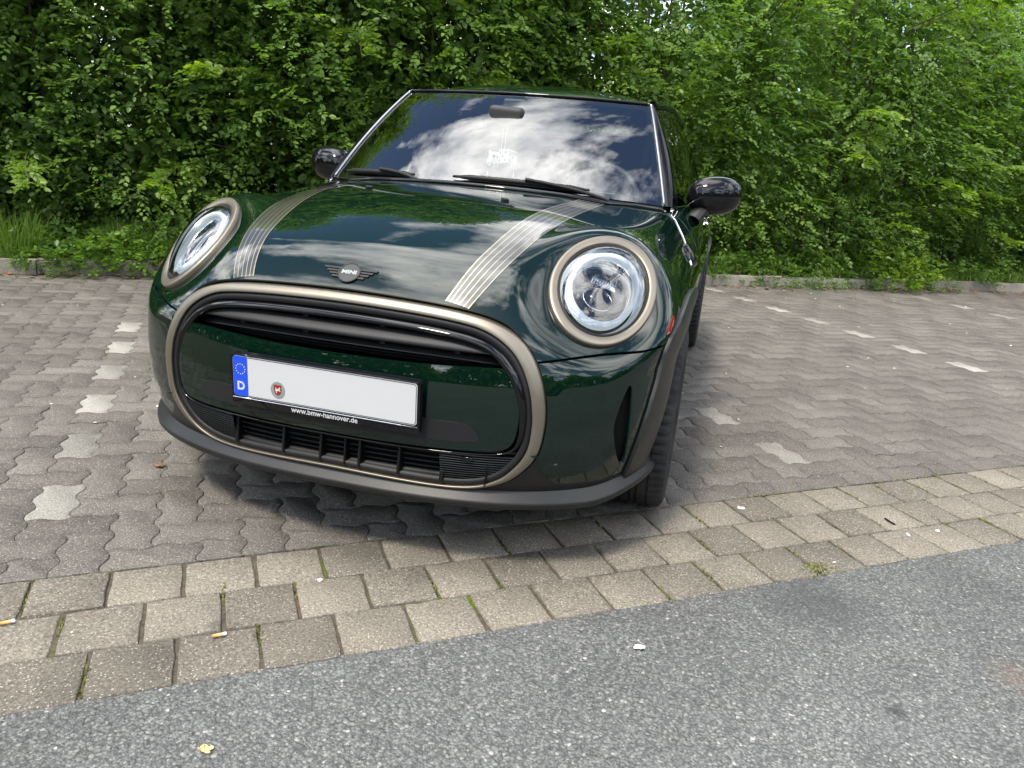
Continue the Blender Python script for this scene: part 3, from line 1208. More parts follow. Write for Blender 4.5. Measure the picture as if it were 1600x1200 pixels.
for sg in (-1, 1):
    mg = np.array([sg, 1, 1])
    surf_grid('a_pillar', lambda s, t: pillar(s, t) * mg, 0, 1, 0, 1, 9, 25, M_PILLAR, car, (sg, -1, 0))
    t = np.linspace(0, 1, 30)
    V, F = tube(wind(np.full_like(t, 1.004), t) * mg + [0, -.004, .002], .0055, 6)
    mk('pillar_trim', V, F, M_CHROME if False else M_DARKCHROME, car)
    surf_grid('side_window', lambda s, t: side(s, t) * mg, .045, .545, .03, .89, 30, 12, M_SIDEGLASS, car, (sg, 0, 0))
    surf_grid('side_window', lambda s, t: side(s, t) * mg, .57, .96, .03, .89, 20, 12, M_SIDEGLASS, car, (sg, 0, 0))
    for a_ in ((0, 1, .89, 1), (.545, .57, 0, 1), (0, .045, 0, 1), (.96, 1, 0, 1)):
        surf_grid('window_frame', lambda s, t: side(s, t) * mg + [sg * .002, 0, 0], *a_, 40 if a_[1] > .9 and a_[0] == 0 else 4, 4 if a_[2] > .5 else 14, M_BLACKGLOSS, car, (sg, 0, 0))
    y = np.linspace(1.33, 3.5, 50)
    p = belt(y); p[:, 2] -= .004
    V, F = tube(p * mg, .011, 8)
    mk('waist_rail', V, F, M_CHROME, car)
    # shoulder from the door top in to the glass
    yv = np.linspace(1.30, 3.80, 60)
    lo = np.stack([Xs(yv, .955), yv, np.full_like(yv, .955)], 1)
    hi = belt(yv); hi[:, 0] = np.minimum(hi[:, 0], lo[:, 0] - .002)
    V = np.stack([lo, (lo + hi) / 2 + [0, 0, .004], hi], 1).reshape(-1, 3) * mg
    mk('shoulder', V, grid_faces(60, 3), M_GREEN, car)


def roof(s, t):
    """s -1..1 across, t 0..1 front to rear"""
    s, t = np.asarray(s, float), np.asarray(t, float)
    y = 1.745 + t * 1.80
    E = roof_edge(y)
    y0 = (1.63 + .118 * s * s - 1.745) * (1 - t) ** 5
    z0 = (1.356 - .004 * s * s) - (E[..., 2] + .076 * (1 - np.abs(s) ** 2.6))
    w = (1 - t) ** 13
    z = E[..., 2] + (.076 - .030 * t) * (1 - np.abs(s) ** 2.6) + z0 * w
    return np.stack([E[..., 0] * s, y + y0, z], -1)


surf_grid('roof', roof, -1, 1, 0, 1, 61, 50, M_GREEN, car, (0, 0, 1))
# header strip over the screen and roof gutters
s = np.linspace(-1, 1, 60)
V, F = tube(wind(s, np.full_like(s, 1.008)) + [0, -.001, .003], .006, 8)
mk('header_seal', V, F, M_BLACKGLOSS, car)
for sg in (-1, 1):
    y = np.linspace(1.745, 3.5, 40)
    V, F = tube(roof_edge(y) * [sg, 1, 1] + [0, 0, .002], .016, 8)
    mk('roof_gutter', V, F, M_BLACKGLOSS, car)
# tail: rear screen, tailgate, rear bumper


def tail(s, t):
    s, t = np.asarray(s, float), np.asarray(t, float)
    yk = np.interp(t, [0, .30, .38, .7, 1], [3.52, 3.72, 3.78, 3.83, 3.80])
    zk = np.interp(t, [0, .30, .38, .7, 1], [1.30, 1.0, .955, .60, .24])
    xk = np.interp(t, [0, .30, .38, .7, 1], [.52, .66, .70, .715, .70])
    return np.stack([xk * s, yk - .10 * s ** 4 * np.minimum(1, t * 3), zk], -1)


surf_grid('tailgate', tail, -1, 1, 0, 1, 25, 40, M_GREEN, car, (0, 1, 0))

# --- cowl between bonnet and screen
xs = np.linspace(-.69, .69, 81)
yb_ = yrear(xs); zb_ = Zt(xs, yb_ - .004)
sb = xs / .69
gl_ = wind(sb, np.zeros_like(sb))
V = np.stack([np.stack([xs, yb_ + .002, zb_ - .030], 1), np.stack([xs, yb_ + .03, zb_ - .022], 1), gl_ + [0, -.006, -.012], gl_ + [0, .012, .004]], 1).reshape(-1, 3)
mk('cowl_panel', V, grid_faces(81, 4), M_BLACK, car)
xs = np.linspace(-.70, .70, 81)
yb_ = yrear(xs) + .012; zb_ = Zt(xs, np.minimum(yrear(xs), 1.28) - .004)
V, F = tube(np.stack([xs, yb_, zb_ + .003], 1), .011, 8, squash=.8)
mk('cowl_seal', V, F, M_BLACKGLOSS, car)

# --- wipers
for (s0, t0, s1, t1, hs, ht) in ((-.90, .040, -.36, .022, -.42, -.02), (-.12, .030, .62, .030, .58, -.03)):
    n = 24
    ss = np.linspace(s0, s1, n); tt = np.linspace(t0, t1, n)
    P = wind(ss, tt) + np.array([0, -.008, .008])
    rad = .0075 * np.clip(np.minimum(np.arange(n) + 1, n - np.arange(n)) / 4, .45, 1)
    V, F = tube(P, rad, 6, squash=1.5)
    wp = mk('wiper', V, F, M_BLACK, car)
    a_ = wind(np.array([s0 * .45 + s1 * .55]), np.array([.035]))[0] + [0, -.020, .018]
    b_ = wind(np.array([hs + .14 if s0 > -.5 else hs + .10]), np.array([ht]))[0] + [0, -.02, .008]
    pts = np.array([a_, a_ * .7 + b_ * .3 + [0, 0, .006], a_ * .3 + b_ * .7 + [0, 0, .008], b_])
    V, F = tube(chaikin(pts, 2), .0075, 6)
    mk('wiper_arm', V, F, M_BLACK, wp)

# --- door mirrors
for sg in (-1, 1):
    mg = np.array([sg, 1, 1])
    n, k = 40, 22
    V = []
    for i in range(n):
        for j in range(k):
            t = 2 * math.pi * i / n; f_ = math.pi * (j / (k - 1)) - math.pi / 2
            ct, st_ = math.cos(t), math.sin(t)
            e = .86
            cx = math.copysign(abs(ct) ** e, ct) * math.cos(f_) ** .75
            cz = math.copysign(abs(st_) ** e, st_) * math.cos(f_) ** .75
            cy = math.sin(f_)
            yy = cy * (.085 if cy < 0 else .045)
            V.append((.868 + cx * .108 + .02 * cy * .5, 1.595 + yy + .05 * cx * .35, 1.006 + cz * .078 + .006 * cx))
    cap = mk('door_mirror', np.array(V) * mg, grid_faces(n, k, True, False), M_BLACKGLOSS, car)
    V, F = tube(chaikin(np.array([(.795, 1.50, .905), (.815, 1.53, .935), (.842, 1.575, .965), (.858, 1.59, .985)]), 2), np.linspace(.036, .028, len(chaikin(np.zeros((4, 3)), 2))), 14, squash=.75)
    mk('mirror_foot', V * mg, F, M_TRIM, cap)
    V, F = lathe([(.0, .0), (.07, .0), (.075, .004), (.07, .008)], 32)
    V = V[:, [1, 0, 2]] * [1.25, 1, .92] + [.868, 1.634, 1.006]
    mk('mirror_glass', V * mg, F, M_DARKCHROME, cap)
# --- door handles
for sg in (-1, 1):
    y = np.linspace(2.22, 2.42, 12)
    x = Xs(y, .865) + .018 * np.sin(np.linspace(.25, math.pi - .25, 12)) + .006
    V, F = tube(np.stack([x * sg, y, np.full_like(y, .865)], 1), .012, 8)
    mk('handle', V, F, M_CHROME, doors[sg])

# --- wheels
tyre_prof = [(.205, .070), (.212, .088), (.235, .098), (.268, .100), (.290, .095), (.302, .085), (.3065, .068),
             (.3075, .050), (.3015, .047), (.3015, .041), (.3078, .038), (.308, .016), (.302, .013), (.302, .007), (.308, .004)]
tyre_prof = tyre_prof + [(r, -h) for r, h in tyre_prof[::-1]]


def wheel(x, y, sg):
    nA = 180
    V = []
    for i in range(nA):
        t = 2 * math.pi * i / nA
        for r, h in tyre_prof:
            ah = abs(h)
            if i % 3 == 0 and r > .296 and (ah > .048):
                r = r - .0065
            if i % 3 == 1 and .016 < ah < .04 and r > .305:
                r = r - .004
            V.append((h, r * math.cos(t), r * math.sin(t)))
    w = mk('wheel', np.array(V) * [sg, 1, 1], grid_faces(nA, len(tyre_prof), True, False), M_RUBBER, car)
    w.location = (x * sg, y, WZ)
    flatten(w, 30)
    V, F = lathe([(.05, -.06), (.205, -.065), (.212, -.07), (.200, -.04), (.198, .04), (.208, .074), (.214, .084), (.210, .089), (.203, .082), (.196, .05)], 72)
    rm = mk('rim', V * [sg, 1, 1], F, M_RIM, w); flatten(rm, 30)
    V, F = lathe([(.2035, .0825), (.2095, .0895), (.2135, .0845)], 72)
    mk('rim_lip', V * [sg, 1, 1], F, M_RIMEDGE, w)
    parts = []
    for k in range(10):
        a0 = 2 * math.pi * k / 10 + (.11 if k % 2 else -.11)
        V = []
        for r, wd, h in ((.030, .018, .058), (.09, .012, .070), (.15, .010, .078), (.203, .013, .080)):
            for q in (-1, 1):
                V.append((h, r, q * wd)); V.append((h - .028, r, q * wd * 1.4))
        V = np.array(V)
        c, s_ = math.cos(a0), math.sin(a0)
        V = np.stack([V[:, 0], V[:, 1] * c - V[:, 2] * s_, V[:, 1] * s_ + V[:, 2] * c], 1)
        F = []
        for j in range(3):
            b = j * 4
            F += [(b, b + 2, b + 6, b + 4), (b + 1, b + 5, b + 7, b + 3), (b, b + 4, b + 5, b + 1), (b + 2, b + 3, b + 7, b + 6)]
        mk('spoke', V * [sg, 1, 1], F, M_RIM, w, False)
    V, F = lathe([(.0, .066), (.028, .066), (.034, .060), (.034, .03)], 24)
    mk('hub_cap', V * [sg, 1, 1], F, M_RIM, w)
    V, F = lathe([(.03, .012), (.135, .012), (.135, -.008), (.03, -.008)], 40)
    mk('brake_disc', V * [sg, 1, 1], F, M_DARKCHROME, w)


for y in (WY, RWY):
    for sg in (-1, 1):
        wheel(.764, y, sg)
# wheel housings, floor
for y in (WY, RWY):
    for sg in (-1, 1):
        V = np.array([(h, r * math.cos(t), r * math.sin(t)) for t in np.linspace(-.25, math.pi + .25, 40) for r, h in ((.36, .10), (.36, -.20), (.05, -.20))])
        mk('wheel_housing', V * [sg, 1, 1] + [.70 * sg, y, WZ + .012], grid_faces(40, 3), M_SHADOW, car)
parts = [box(0, 2.0, .24, .98, 3.5, .05), box(0, .38, .30, .92, .5, .10), box(0, 2.02, .24, 1.56, 1.75, .05)]
V, F = join(parts)
mk('floor_pan', V, F, M_SHADOW, car, False)

# --- cabin
x = np.linspace(-.68, .68, 41)
dsh = [(1.18, .955), (1.32, .955), (1.46, .945), (1.56, .915), (1.60, .86), (1.60, .60)]
V = np.array([[xx, yy + .10 * (xx / .68) ** 2, zz + .022 * math.exp(-((xx - .36) / .17) ** 2) * (1 if 1.4 < yy < 1.58 else 0)] for xx in x for yy, zz in dsh])
mk('dashboard', V, grid_faces(41, 6), M_INT, car)
t = np.linspace(0, 2 * np.pi, 48, endpoint=False)
Q = rot(-.45, 0, 0)
V, F = tube(np.stack([.180 * np.cos(t), np.zeros_like(t), .180 * np.sin(t)], 1) @ Q.T + [.36, 1.72, .93], .016, 10, True)
sw = mk('steering_wheel', V, F, M_INT2, car)
V, F = join([box(0, .02, 0, .16, .05, .10, None), box(0, .01, -.09, .035, .03, .16), box(0, .01, .01, .34, .03, .035)])
mk('steering_hub', V @ Q.T + [.36, 1.72, .93], F, M_INT2, sw, False)
for sg in (-1, 1):
    st = bbox_obj('seat', (.50, .16, .62), M_INT, car, (.36 * sg, 2.32, .78), rot(-.28, 0, 0), .06, 4)
    bbox_obj('headrest', (.27, .10, .17), M_INT, st, (0, -.005, .40), None, .04, 4)
    bbox_obj('seat_cushion', (.50, .50, .15), M_INT, st, (0, -.24, -.34), rot(.4, 0, 0), .05, 4)
bbox_obj('rear_bench', (1.20, .16, .55), M_INT, car, (0, 3.10, .80), rot(-.3, 0, 0), .06, 3)
V, F = join([box(0, 2.4, .45, 1.40, 2.6, .04), box(0, 1.30, .70, 1.34, .04, .5)])
mk('cabin_floor', V, F, M_INT, car, False)
surf_grid('headliner', lambda s, t: roof(s * .97, t) + [0, .02, -.03], -1, 1, 0.03, 1, 21, 12, M_INT2, car)
# interior mirror and its sensor housing
mr = bbox_obj('rear_view_mirror', (.150, .050, .088), M_INT, car, (-.005, 1.475, 1.250), rot(.1, .05, 0), .024, 5)
bbox_obj('sensor_housing', (.105, .04, .06), M_INT, car, (0, 1.575, 1.300), rot(-.7, 0, 0), .012, 3)

# --- fuzzy dice hanging from the interior mirror (a thing of its own)
dice = tag(empty('hanging_dice', (0, 1.43, 1.08)), 'pair of white dice with black dots hanging behind the windscreen', 'hanging dice')
for k, (dx, dy, dz_, rz_, rx_) in enumerate(((-.026, .0, .0, .5, .15), (.030, -.012, .010, -.55, -.2))):
    d = bbox_obj('die', (.060, .060, .060), M_DICE, dice, (dx, dy, dz_), rot(rx_, .12 * (1 - 2 * k), rz_), .008, 3)
    parts = []
    pips = {'y': [(-1, -1), (-1, 1), (1, -1), (1, 1), (0, -1), (0, 1)] if k == 0 else [(-1, -1), (1, 1), (0, 0), (-1, 1), (1, -1)],
            'x': [(-1, -1), (0, 0), (1, 1)], 'z': [(-1, 0), (1, 0), (-1, 1), (1, -1)]}
    for axn, lst in pips.items():
        for (u_, v_) in lst:
            a_ = np.linspace(0, 2 * np.pi, 10, endpoint=False)
            c2 = np.stack([u_ * .016 + .0055 * np.cos(a_), v_ * .016 + .0055 * np.sin(a_)], 1)
            for fl_ in (-1, 1):
                h = np.full((10, 1), .0305 * fl_)
                P = {'y': np.hstack([c2[:, :1], h, c2[:, 1:]]), 'x': np.hstack([h, c2]), 'z': np.hstack([c2, h])}[axn]
                parts.append((P, [tuple(range(10))]))
    V, F = join(parts)
    mk('pips', V, F, M_DOT, d, False)
    V, F = tube(np.array([(dx * .35, dy + .01, dz_ + .02), (dx * .33, dy + .02, dz_ + .08), (dx * .30, .042, .165)]), .0009, 5)
    mk('cord', V, F, M_DICE, dice)
    V, F = tube(np.array([(dx * 2.0, dy - .01, -.028), (dx * 2.05, dy - .01, -.062)]), .002, 5)
    mk('tassel', V, F, M_DICE, dice)


# ================================================================== GROUND
PHI = R(37)
GU = np.array([math.cos(PHI), math.sin(PHI), 0]); GV = np.array([-math.sin(PHI), math.cos(PHI), 0])


def G(u, v, z=0.):
    return GU * u + GV * v + np.array([0, 0, z])


def gmesh(V):
    V = np.asarray(V, float)
    return np.outer(V[:, 0], GU) + np.outer(V[:, 1], GV) + np.outer(V[:, 2], [0, 0, 1.])


def speckle(m, dark, light, tone_sock, sc=1.0, joint=True):
    """concrete with aggregate: base noise, pale and dark grains, larger stains"""
    g = NT(m)
    co = g.n('NewGeometry').outputs['Position']
    base = g.mix(tone_sock, dark, light) if tone_sock is not None else None
    big = g.ramp(g.noise(co, 2.2, 5, .6), (.30, .74), (.70, 1.16))
    c = g.mix(1., base, big, 'MULTIPLY')
    fine = g.ramp(g.noise(co, 190 * sc, 4, .75), (.30, .38), (.70, 1.58))
    c = g.mix(1., c, fine, 'MULTIPLY')
    v1 = g.vor(co, 250 * sc)
    gr = g.ramp(v1.outputs['Color'], (.70, 0.), (.78, 1.))
    sp = g.math('MULTIPLY', gr, g.ramp(v1.outputs['Distance'], (.28, 1.), (.46, 0.)))
    c = g.mix(g.math('MULTIPLY', sp, .55), c, (.52, .49, .44))
    v2 = g.vor(co, 150 * sc)
    dk = g.math('MULTIPLY', g.ramp(v2.outputs['Color'], (.82, 0.), (.88, 1.)), g.ramp(v2.outputs['Distance'], (.20, 1.), (.40, 0.)))
    c = g.mix(g.math('MULTIPLY', dk, .7), c, (.045, .042, .040))
    # dark spots: old gum and oil drops
    v3 = g.vor(co, 5.5)
    spot = g.math('MULTIPLY', g.ramp(v3.outputs['Color'], (.84, 0.), (.86, 1.)), g.ramp(g.math('ADD', v3.outputs['Distance'], g.math('MULTIPLY', g.noise(co, 30, 3), .12)), (.16, 1.), (.22, 0.)))
    c = g.mix(g.math('MULTIPLY', spot, .45), c, (.05, .047, .044))
    g.l(c, g.b.inputs['Base Color'])
    h = g.math('ADD', g.noise(co, 160 * sc, 4, .7), g.math('MULTIPLY', g.noise(co, 24, 3), .7))
    g.bump(h, .8, .005)
    g.b.inputs['Roughness'].default_value = .88
    g.b.inputs['Specular IOR Level'].default_value = .25
    return g


M_PAVER = mat('paver_concrete'); g = NT(M_PAVER)
oi = g.n('ObjectInfo').outputs['Random']
speckle(M_PAVER, (.098, .090, .080), (.138, .127, .114), oi)
M_PAVERJ = mat('paver_concrete_joined'); g = NT(M_PAVERJ)
at_ = g.n('Attribute', _attribute_name='tone').outputs['Fac']
speckle(M_PAVERJ, (.098, .090, .080), (.138, .127, .114), at_)
M_WPAVER = mat('paver_white'); g = NT(M_WPAVER)
oi = g.n('ObjectInfo').outputs['Random']
speckle(M_WPAVER, (.20, .193, .172), (.30, .29, .262), oi)
M_GUTTER = mat('gutter_stone_concrete'); g = NT(M_GUTTER)
oi = g.n('ObjectInfo').outputs['Random']
speckle(M_GUTTER, (.128, .115, .094), (.198, .178, .146), oi, .8)
M_KERB = mat('kerb_concrete'); g = NT(M_KERB)
oi = g.n('ObjectInfo').outputs['Random']
speckle(M_KERB, (.20, .185, .155), (.28, .26, .22), oi)

# asphalt: packed stone chips
M_ASPH = mat('asphalt', rough=.82, spec=.3)
g = NT(M_ASPH); co = g.n('NewGeometry').outputs['Position']
wob = g.n('VectorMath', _operation='ADD')
nz = g.n('TexNoise', Scale=40, Detail=2)
g.l(co, nz.inputs['Vector'])
sc_ = g.n('VectorMath', _operation='SCALE'); sc_.inputs['Scale'].default_value = .007
g.l(nz.outputs['Color'], sc_.inputs[0]); g.l(co, wob.inputs[0]); g.l(sc_.outputs[0], wob.inputs[1])
cow = wob.outputs[0]
va = g.vor(cow, 135)
vb = g.vor(cow, 235)
chip = g.ramp(va.outputs['Color'], (0., (.080, .083, .084)), (.50, (.160, .165, .164)), (.80, (.23, .233, .227)), (.93, (.40, .395, .375)), (1., (.60, .59, .56)))
chip2 = g.ramp(vb.outputs['Color'], (0., (.070, .073, .074)), (.7, (.165, .170, .169)), (.93, (.32, .32, .305)), (1., (.55, .54, .51)))
c = g.mix(g.ramp(g.noise(co, 70, 3), (.42, 0.), (.58, 1.)), chip, chip2)
gap = g.ramp(va.outputs['Distance'], (.40, 0.), (.72, 1.))
c = g.mix(g.math('MULTIPLY', gap, .55), c, (.045, .046, .046))
c = g.mix(1., c, (.78, .785, .775), 'MULTIPLY')
big = g.ramp(g.noise(co, 1.1, 6, .62), (.30, .74), (.70, 1.20))
c = g.mix(1., c, big, 'MULTIPLY')
# oil stains where cars wait
st = g.n('VectorMath', _operation='DISTANCE'); g.l(co, st.inputs[0]); st.inputs[1].default_value = (1.30, .30, 0)
sf = g.ramp(g.math('ADD', g.math('MULTIPLY', st.outputs['Value'], 1.), g.math('MULTIPLY', g.noise(co, 5, 5, .65), .34)), (.22, 1.), (.38, 0.))
c = g.mix(g.math('MULTIPLY', sf, .48), c, (.030, .031, .034))
st = g.n('VectorMath', _operation='DISTANCE'); g.l(co, st.inputs[0]); st.inputs[1].default_value = (1.44, -.09, 0)
sf = g.ramp(g.math('ADD', st.outputs['Value'], g.math('MULTIPLY', g.noise(co, 40, 4, .65), .05)), (.035, 1.), (.055, 0.))
c = g.mix(g.math('MULTIPLY', sf, .7), c, (.03, .03, .032))
st = g.n('VectorMath', _operation='DISTANCE'); g.l(co, st.inputs[0]); st.inputs[1].default_value = (1.75, .15, 0)
sf = g.ramp(g.math('ADD', st.outputs['Value'], g.math('MULTIPLY', g.noise(co, 22, 4, .65), .08)), (.06, 1.), (.12, 0.))
c = g.mix(g.math('MULTIPLY', sf, .18), c, (.24, .14, .09))
g.l(c, g.b.inputs['Base Color'])
hgt = g.math('ADD', g.math('SUBTRACT', 1., va.outputs['Distance']), g.math('MULTIPLY', g.math('SUBTRACT', 1., vb.outputs['Distance']), .5))
g.bump(hgt, .9, .0045)

M_JOINT = mat('joint_soil', rough=.95, spec=.1)
g = NT(M_JOINT); co = g.n('NewGeometry').outputs['Position']
c = g.ramp(g.noise(co, 55, 4, .7), (.3, (.045, .038, .029)), (.7, (.115, .098, .076)))
moss = g.ramp(g.noise(co, 3.6, 4, .7), (.56, 0.), (.64, 1.))
c = g.mix(moss, c, g.ramp(g.noise(co, 130, 3), (.3, (.035, .055, .008)), (.7, (.12, .16, .02))))
rust = g.ramp(g.noise(co, 2.2, 3, .6), (.62, 0.), (.68, 1.))
c = g.mix(g.math('MULTIPLY', rust, .6), c, (.13, .075, .035))
g.l(c, g.b.inputs['Base Color']); g.bump(g.noise(co, 120, 4, .7), .8, .006)

M_SOIL = mat('bed_soil', rough=.95, spec=.1)
g = NT(M_SOIL); co = g.n('NewGeometry').outputs['Position']
g.l(g.ramp(g.noise(co, 30, 5, .7), (.3, (.022, .016, .011)), (.7, (.075, .055, .038))), g.b.inputs['Base Color'])
g.bump(g.noise(co, 25, 5, .7), 1., .03)

# far ground, one sheet to the horizon
V = np.array([[-150, -150, -.06], [150, -150, -.06], [150, 150, -.06], [-150, 150, -.06]])
tag(mk('ground', V, [(0, 1, 2, 3)], M_SOIL, None, False), kind='structure')
# asphalt lane
V = gmesh([(-40, -60, -.004), (60, -60, -.004), (60, -.43, -.004), (-40, -.43, -.004)])
tag(mk('asphalt_road', V, [(0, 1, 2, 3)], M_ASPH, None, False), kind='structure')
# bedding that shows in the joints
V = gmesh([(-40, -.45, -.0058), (60, -.45, -.0058), (60, .056, -.0058), (-40, .056, -.0058)])
gut_root = tag(mk('drainage_channel', V, [(0, 1, 2, 3)], M_JOINT, None, False), kind='structure')
V = gmesh([(-40, .056, -.0062), (60, .056, -.0062), (60, 4.62, -.0062), (-40, 4.62, -.0062)])
pav_root = tag(mk('parking_pavement', V, [(0, 1, 2, 3)], M_JOINT, None, False), kind='structure')

# --- three rows of square stones between lane and bays
ROWS = [(.056, -.1085, -.707), (-.1085, -.2735, -.617), (-.2735, -.4385, -.542)]


def worn_block(w, d, h, cham, jit, nseg=5, r=None):
    """paving stone with uneven edges and rounded arrises; origin at the centre of its top"""
    r = r or rng
    P = []
    hw, hd = w / 2, d / 2
    cor = [(-hw, -hd), (hw, -hd), (hw, hd), (-hw, hd)]
    for i in range(4):
        a, b = np.array(cor[i]), np.array(cor[(i + 1) % 4])
        for k in range(nseg):
            p = a + (b - a) * (k / nseg)
            if k == 0:
                p = p * (1 - r.uniform(.0, .022))
            P.append(p + r.normal(0, jit, 2))
    P = np.array(P); n = len(P)
    c = P.mean(0)
    inn = P - (P - c) / np.linalg.norm(P - c, axis=1)[:, None] * cham
    V = [(*p, -h) for p in P] + [(*p, -cham * .8) for p in P] + [(*p, r.normal(0, .0006)) for p in inn]
    F = [(i, (i + 1) % n, n + (i + 1) % n, n + i) for i in range(n)] + [(n + i, n + (i + 1) % n, 2 * n + (i + 1) % n, 2 * n + i) for i in range(n)]
    F.append(tuple(2 * n + i for i in range(n)))
    return np.array(V), F


blocks = []
for k in range(10):
    V, F = worn_block(.1620 + .0012 * (k % 4), .1610, .03, .0032, .0011)
    o = mk('gutter_stone', gmesh(V), F, M_GUTTER, None, True, link=False)
    blocks.append(flatten(o, 50).data)
    bpy.data.objects.remove(o)
first = True
for ri, (v1, v0, u0) in enumerate(ROWS):
    for k in range(-24, 50):
        u = u0 + .1727 * (k + .5)
        p = G(u, (v0 + v1) / 2, rng.normal(.0005, .0012))
        o = bpy.data.objects.new('gutter_stone', blocks[int(rng.integers(10))])
        if not in_frame(p, 1000):
            bpy.data.objects.remove(o); continue
        COL.objects.link(o)
        o.parent = gut_root
        o.location = p
        o.rotation_euler = (rng.normal(0, .006), rng.normal(0, .006), rng.normal(0, .010) + (math.pi if rng.random() < .5 else 0))

# --- interlocking pavers, herringbone
W = .1152
AMP = .0098
tt = np.array([0, .16, .34, .5, .66, .84])
wav = AMP * np.array([0, .9, .9, 0, -.9, -.9])


def paver_outline(cells_u, cells_v):
    """outline of a cells_u x cells_v block whose unit edges carry the zigzag"""
    P = []
    for k in range(cells_u):
        P += [((k + t) * W, w) for t, w in zip(tt, wav)]
    for k in range(cells_v):
        P += [(cells_u * W - w, (k + t) * W) for t, w in zip(tt, wav)]
    for k in range(cells_u):
        P += [((cells_u - k - t) * W, cells_v * W - w) for t, w in zip(tt, wav)]
    for k in range(cells_v):
        P += [(w, (cells_v - k - t) * W) for t, w in zip(tt, wav)]
    return np.array(P)


def paver_mesh(cu, cv):
    P = paver_outline(cu, cv)
    c = P.mean(0)
    A_ = inset(P, .0009); B_ = inset(P, .0028)
    n = len(P)
    V = [(*(p - c), -.010) for p in A_] + [(*(p - c), -.0020) for p in A_] + [(*(p - c), 0) for p in B_]
    F = [(n + i, n + (i + 1) % n, 2 * n + (i + 1) % n, 2 * n + i) for i in range(n)]
    F += [(i, (i + 1) % n, n + (i + 1) % n, n + i) for i in range(n)]
    F.append(tuple(2 * n + i for i in range(n)))
    return np.array(V), F, c


PM = {}
for cu, cv in ((2, 1), (1, 2)):
    V, F, c = paver_mesh(cu, cv)
    o = mk('paver', gmesh(V), F, M_PAVER, None, True, link=False)
    flatten(o, 60)
    PM[(cu, cv)] = (o.data, V, F, c)
    o2 = mk('white_paver', gmesh(V), F, M_WPAVER, None, True, link=False)
    PM[(cu, cv, 'w')] = flatten(o2, 60).data
    bpy.data.objects.remove(o); bpy.data.objects.remove(o2)
# herringbone: lattice (W, W) and (4W, 0): one lying at (0,0)-(2,1), one standing at (2,0)... 
U_OFF, V_OFF = -.73 - W / 2, .28
cand = []
for i in range(-90, 160):
    for j in range(-8, 45):
        # lying block with its corner at cell (i, j) when (i - j) % 4 == 0 ; standing block at (i + 2, j - 1)
        if (i - j) % 4 == 0:
            cand.append((i, j, 2, 1))
            cand.append((i + 2, j - 1 + 1 - 1, 1, 2))
items = []
for (i, j, cu, cv) in cand:
    u = U_OFF + i * W + cu * W / 2; v = V_OFF + j * W + cv * W / 2
    if v + cv * W / 2 < .075 or v + cv * W / 2 > 4.62:
        continue
    p = G(u, v)
    if not in_frame(p, 1000):
        continue
    dist = np.linalg.norm(p - CAMP)
    items.append((dist, u, v, cu, cv))
items.sort()


def is_white(u, v, cu):
    if cu != 1:
        return False
    for uc in (-.73, 1.92, 4.30, 6.72):
        if abs(u - uc) < W * .45 and .3 < v < (3.0 if uc < 0 else 9.):
            return True
    return False


individual, rest = [], []
whites = [it for it in items if is_white(it[1], it[2], it[3])]
# blocks cut along the channel
for it in items:
    dist, u, v, cu, cv = it
    hidden = (abs(G(u, v)[0]) < .62 and .35 < G(u, v)[1] < 3.6)
    cutrow = v - cv * W / 2 < .066
    w_ = is_white(u, v, cu)
    if not cutrow and not hidden and in_frame(G(u, v), 10) and (len(individual) < 296 or w_):
        individual.append((it, w_))
    else:
        rest.append((it, w_, cutrow))
nw = sum(1 for a in individual if a[1])
individual = [a for a in individual if a[1]] + [a for a in individual if not a[1]][:296 - nw]
chosen = set(id(a[0]) for a in individual)
for (dist, u, v, cu, cv), w_ in individual:
    o = bpy.data.objects.new('white_paver' if w_ else 'paver', PM[(cu, cv, 'w')] if w_ else PM[(cu, cv)][0])
    COL.objects.link(o)
    o.parent = pav_root
    o.location = G(u, v, rng.normal(0, .0010))
    o.rotation_euler = (rng.normal(0, .005), rng.normal(0, .005), rng.normal(0, .004))
    if w_:
        o['label'] = 'pale paver marking the edge of a parking bay'
VV, FF, TN, k = [], [], [], 0
in_ind = set((round(a[0][1], 4), round(a[0][2], 4)) for a in individual)
for (dist, u, v, cu, cv) in items:
    if (round(u, 4), round(v, 4)) in in_ind:
        continue
    V, F = PM[(cu, cv)][1], PM[(cu, cv)][2]
    tz = rng.normal(0, .0010); tx, ty = rng.normal(0, .005, 2)
    P = V.copy()
    P[:, 2] += tz + P[:, 0] * tx + P[:, 1] * ty
    P[:, 0] += u; P[:, 1] += v
    P[:, 1] = np.maximum(P[:, 1], .058 + .0015 * math.sin(u * 40))
    VV.append(gmesh(P)); FF += [tuple(q + k for q in f) for f in F]
    TN += [rng.random()] * len(V)
    k += len(V)
pv = mk('far_paver', np.vstack(VV), FF, M_PAVERJ, pav_root, False)
flatten(pv, 60)
att = pv.data.attributes.new('tone', 'FLOAT', 'POINT')
att.data.foreach_set('value', np.array(TN, float))
pv['kind'] = 'stuff'

# --- kerb of concrete edging stones and the planted bed behind it
kerb = tag(empty('kerb'), kind='structure')


def kerb_v(u):
    return 4.60 if u < 0 else 4.60 - .045 * max(0, u - 1.5)


